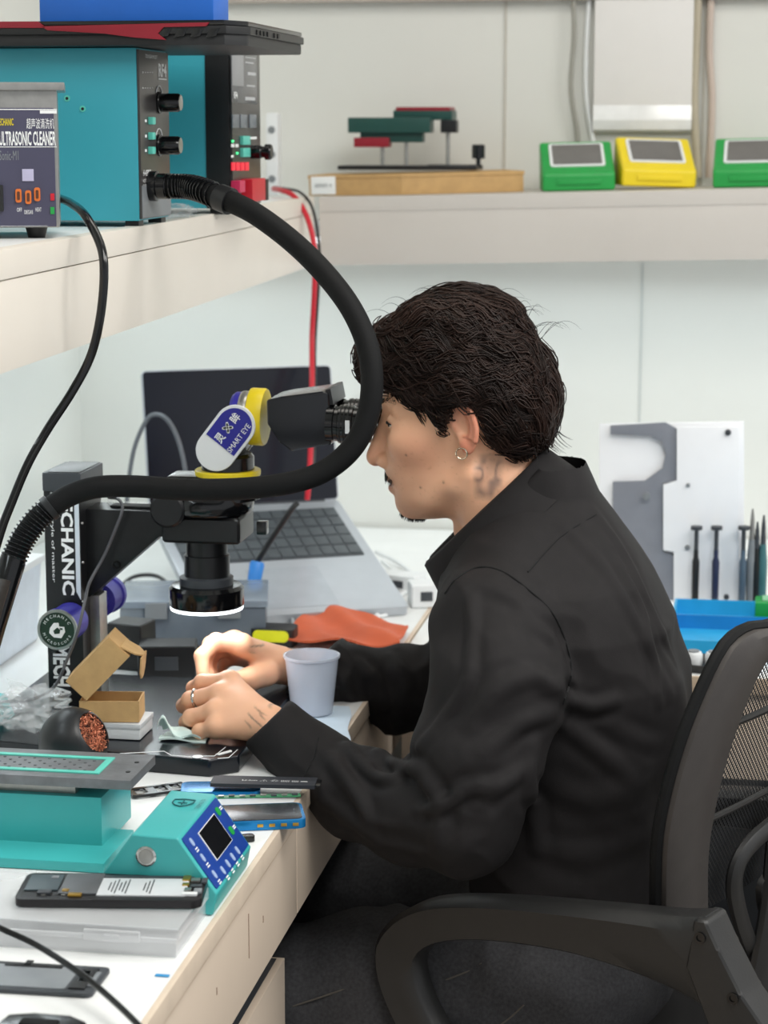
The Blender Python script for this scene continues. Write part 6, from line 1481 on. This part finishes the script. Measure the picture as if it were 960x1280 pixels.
# loose flyaway hairs, brows, moustache, chin beard
def strands(n, gen, r, name, m, par):
    mb = MB()
    for i in range(n):
        q = gen(i); mb.tube(q, [r*(1-.85*k/(len(q)-1)) for k in range(len(q))], 4)
    o = build(mb, name, m, par, w=True); o['kind'] = 'stuff'; return o
def fly(i):
    a = rr.uniform(-.09, .10); y = rr.uniform(-.05, .06); z0 = .155*math.sqrt(max(.05, 1-((a-.008)/.125)**2)); h = rr.uniform(.008, .026); l = rr.uniform(.02, .05)
    return [Hw(a-l*t*(1 if i % 3 else -1), y+.01*t, z0-.01+h*math.sin(math.pi*min(1, t*.8))+.0*t) for t in np.linspace(0, 1, 8)]
strands(46, fly, .00042, 'flyaway_hair', hm_, hair)
def nape_l(i):
    a = rr.uniform(-.10, -.035); y = rr.uniform(-.03, .06); z0 = np.interp(a, HLX[:, 0], HLX[:, 1])+.004; l = rr.uniform(.008, .02)
    yy = math.copysign(min(abs(y)+.0, .062), y)
    return [Hw(a-.006*t-.01*t*t*(a < -.08), yy, z0-l*t) for t in np.linspace(0, 1, 5)]
strands(46, nape_l, .0006, 'nape_hair', hm_, hair)
def brow(i):
    s = 1 if i % 2 else -1; t0 = rr.random(); x = .0995-.021*t0**1.4; y = s*(.012+.034*t0); z = .031+.004*math.sin(t0*2.6)+rr.uniform(-.003, .003)
    return [Hw(x+.0005-.002*t, y+s*.008*t, z+.0025*t) for t in np.linspace(0, 1, 4)]
strands(150, brow, .0005, 'eyebrow', hm_, man)
def skin_pt(l0, dirl, n=80):
    """walk inward along dirl (head local) until the skin is met"""
    q = np.array([Hw(*(np.array(l0)-np.array(dirl)*.0006*k)) for k in range(n)]); d = head_sdf(q); k = int(np.argmax(d < .0)); return np.array(l0)-np.array(dirl)*.0006*k if d[k] < 0 else np.array(l0)
def mst(i):
    y = rr.uniform(.004, .034)*(1 if i % 2 else -1); z = -.0485+rr.uniform(-.0035, .003)-abs(y)*.30; p = skin_pt((.112, y*1.0, z), (1, y*6, 0)); 
    return [Hw(*(p+np.array((.0002+.0005*math.sin(2.4*t), (.004 if y > 0 else -.004)*t, -.0055*t)))) for t in np.linspace(0, 1, 4)]
strands(170, mst, .00034, 'moustache', hm_, man)
def gt(i):
    y = rr.uniform(-.014, .014); x = rr.uniform(.050, .080); p = skin_pt((x, y, -.125), (0, 0, -1)); 
    return [Hw(*(p+np.array((.001*t, 0, -.0005-.004*t)))) for t in np.linspace(0, 1, 3)]
strands(170, gt, .0006, 'chin_beard', hm_, man)
for s_ in (-1, 1):
    lash = []
    for y in np.linspace(.023, .0445, 9):
        q = np.array((.0765+math.sqrt(max(1e-6, .0140**2-(y-.033)**2-.001**2)), s_*y, .0108-abs(y-.034)*.12)); lash.append(Hw(*q))
    build(MB().tube(lash, [.0006, .001, .0012, .0013, .0013, .0013, .0012, .001, .0007], 6), 'eyelashes', hm_, man, w=True)
# ---- earring and finger ring
ec = PY(577, 567, HO[1]-.083)
build(MB().tube([ec+Vector((.0062*math.cos(t), -.0012*math.sin(t), .0062*math.sin(t))) for t in np.linspace(0, 6.283, 25)[:-1]], .0009, 8, closed=True), 'earring', mat('pale_gold', '#e2cdb4', .15, metal=1), man, w=True)
a, b_ = NH['F'][1][0], NH['F'][1][1]; rc = a*.22+b_*.78; ax_ = Vector(b_-a).normalized(); e1_ = ax_.orthogonal().normalized(); e2_ = ax_.cross(e1_)
build(MB().tube([Vector(rc)+e1_*.0107*math.cos(t)+e2_*.0107*math.sin(t) for t in np.linspace(0, 6.283, 29)[:-1]], .0016, 8, closed=True), 'finger_ring', M['chrome'], man, w=True)
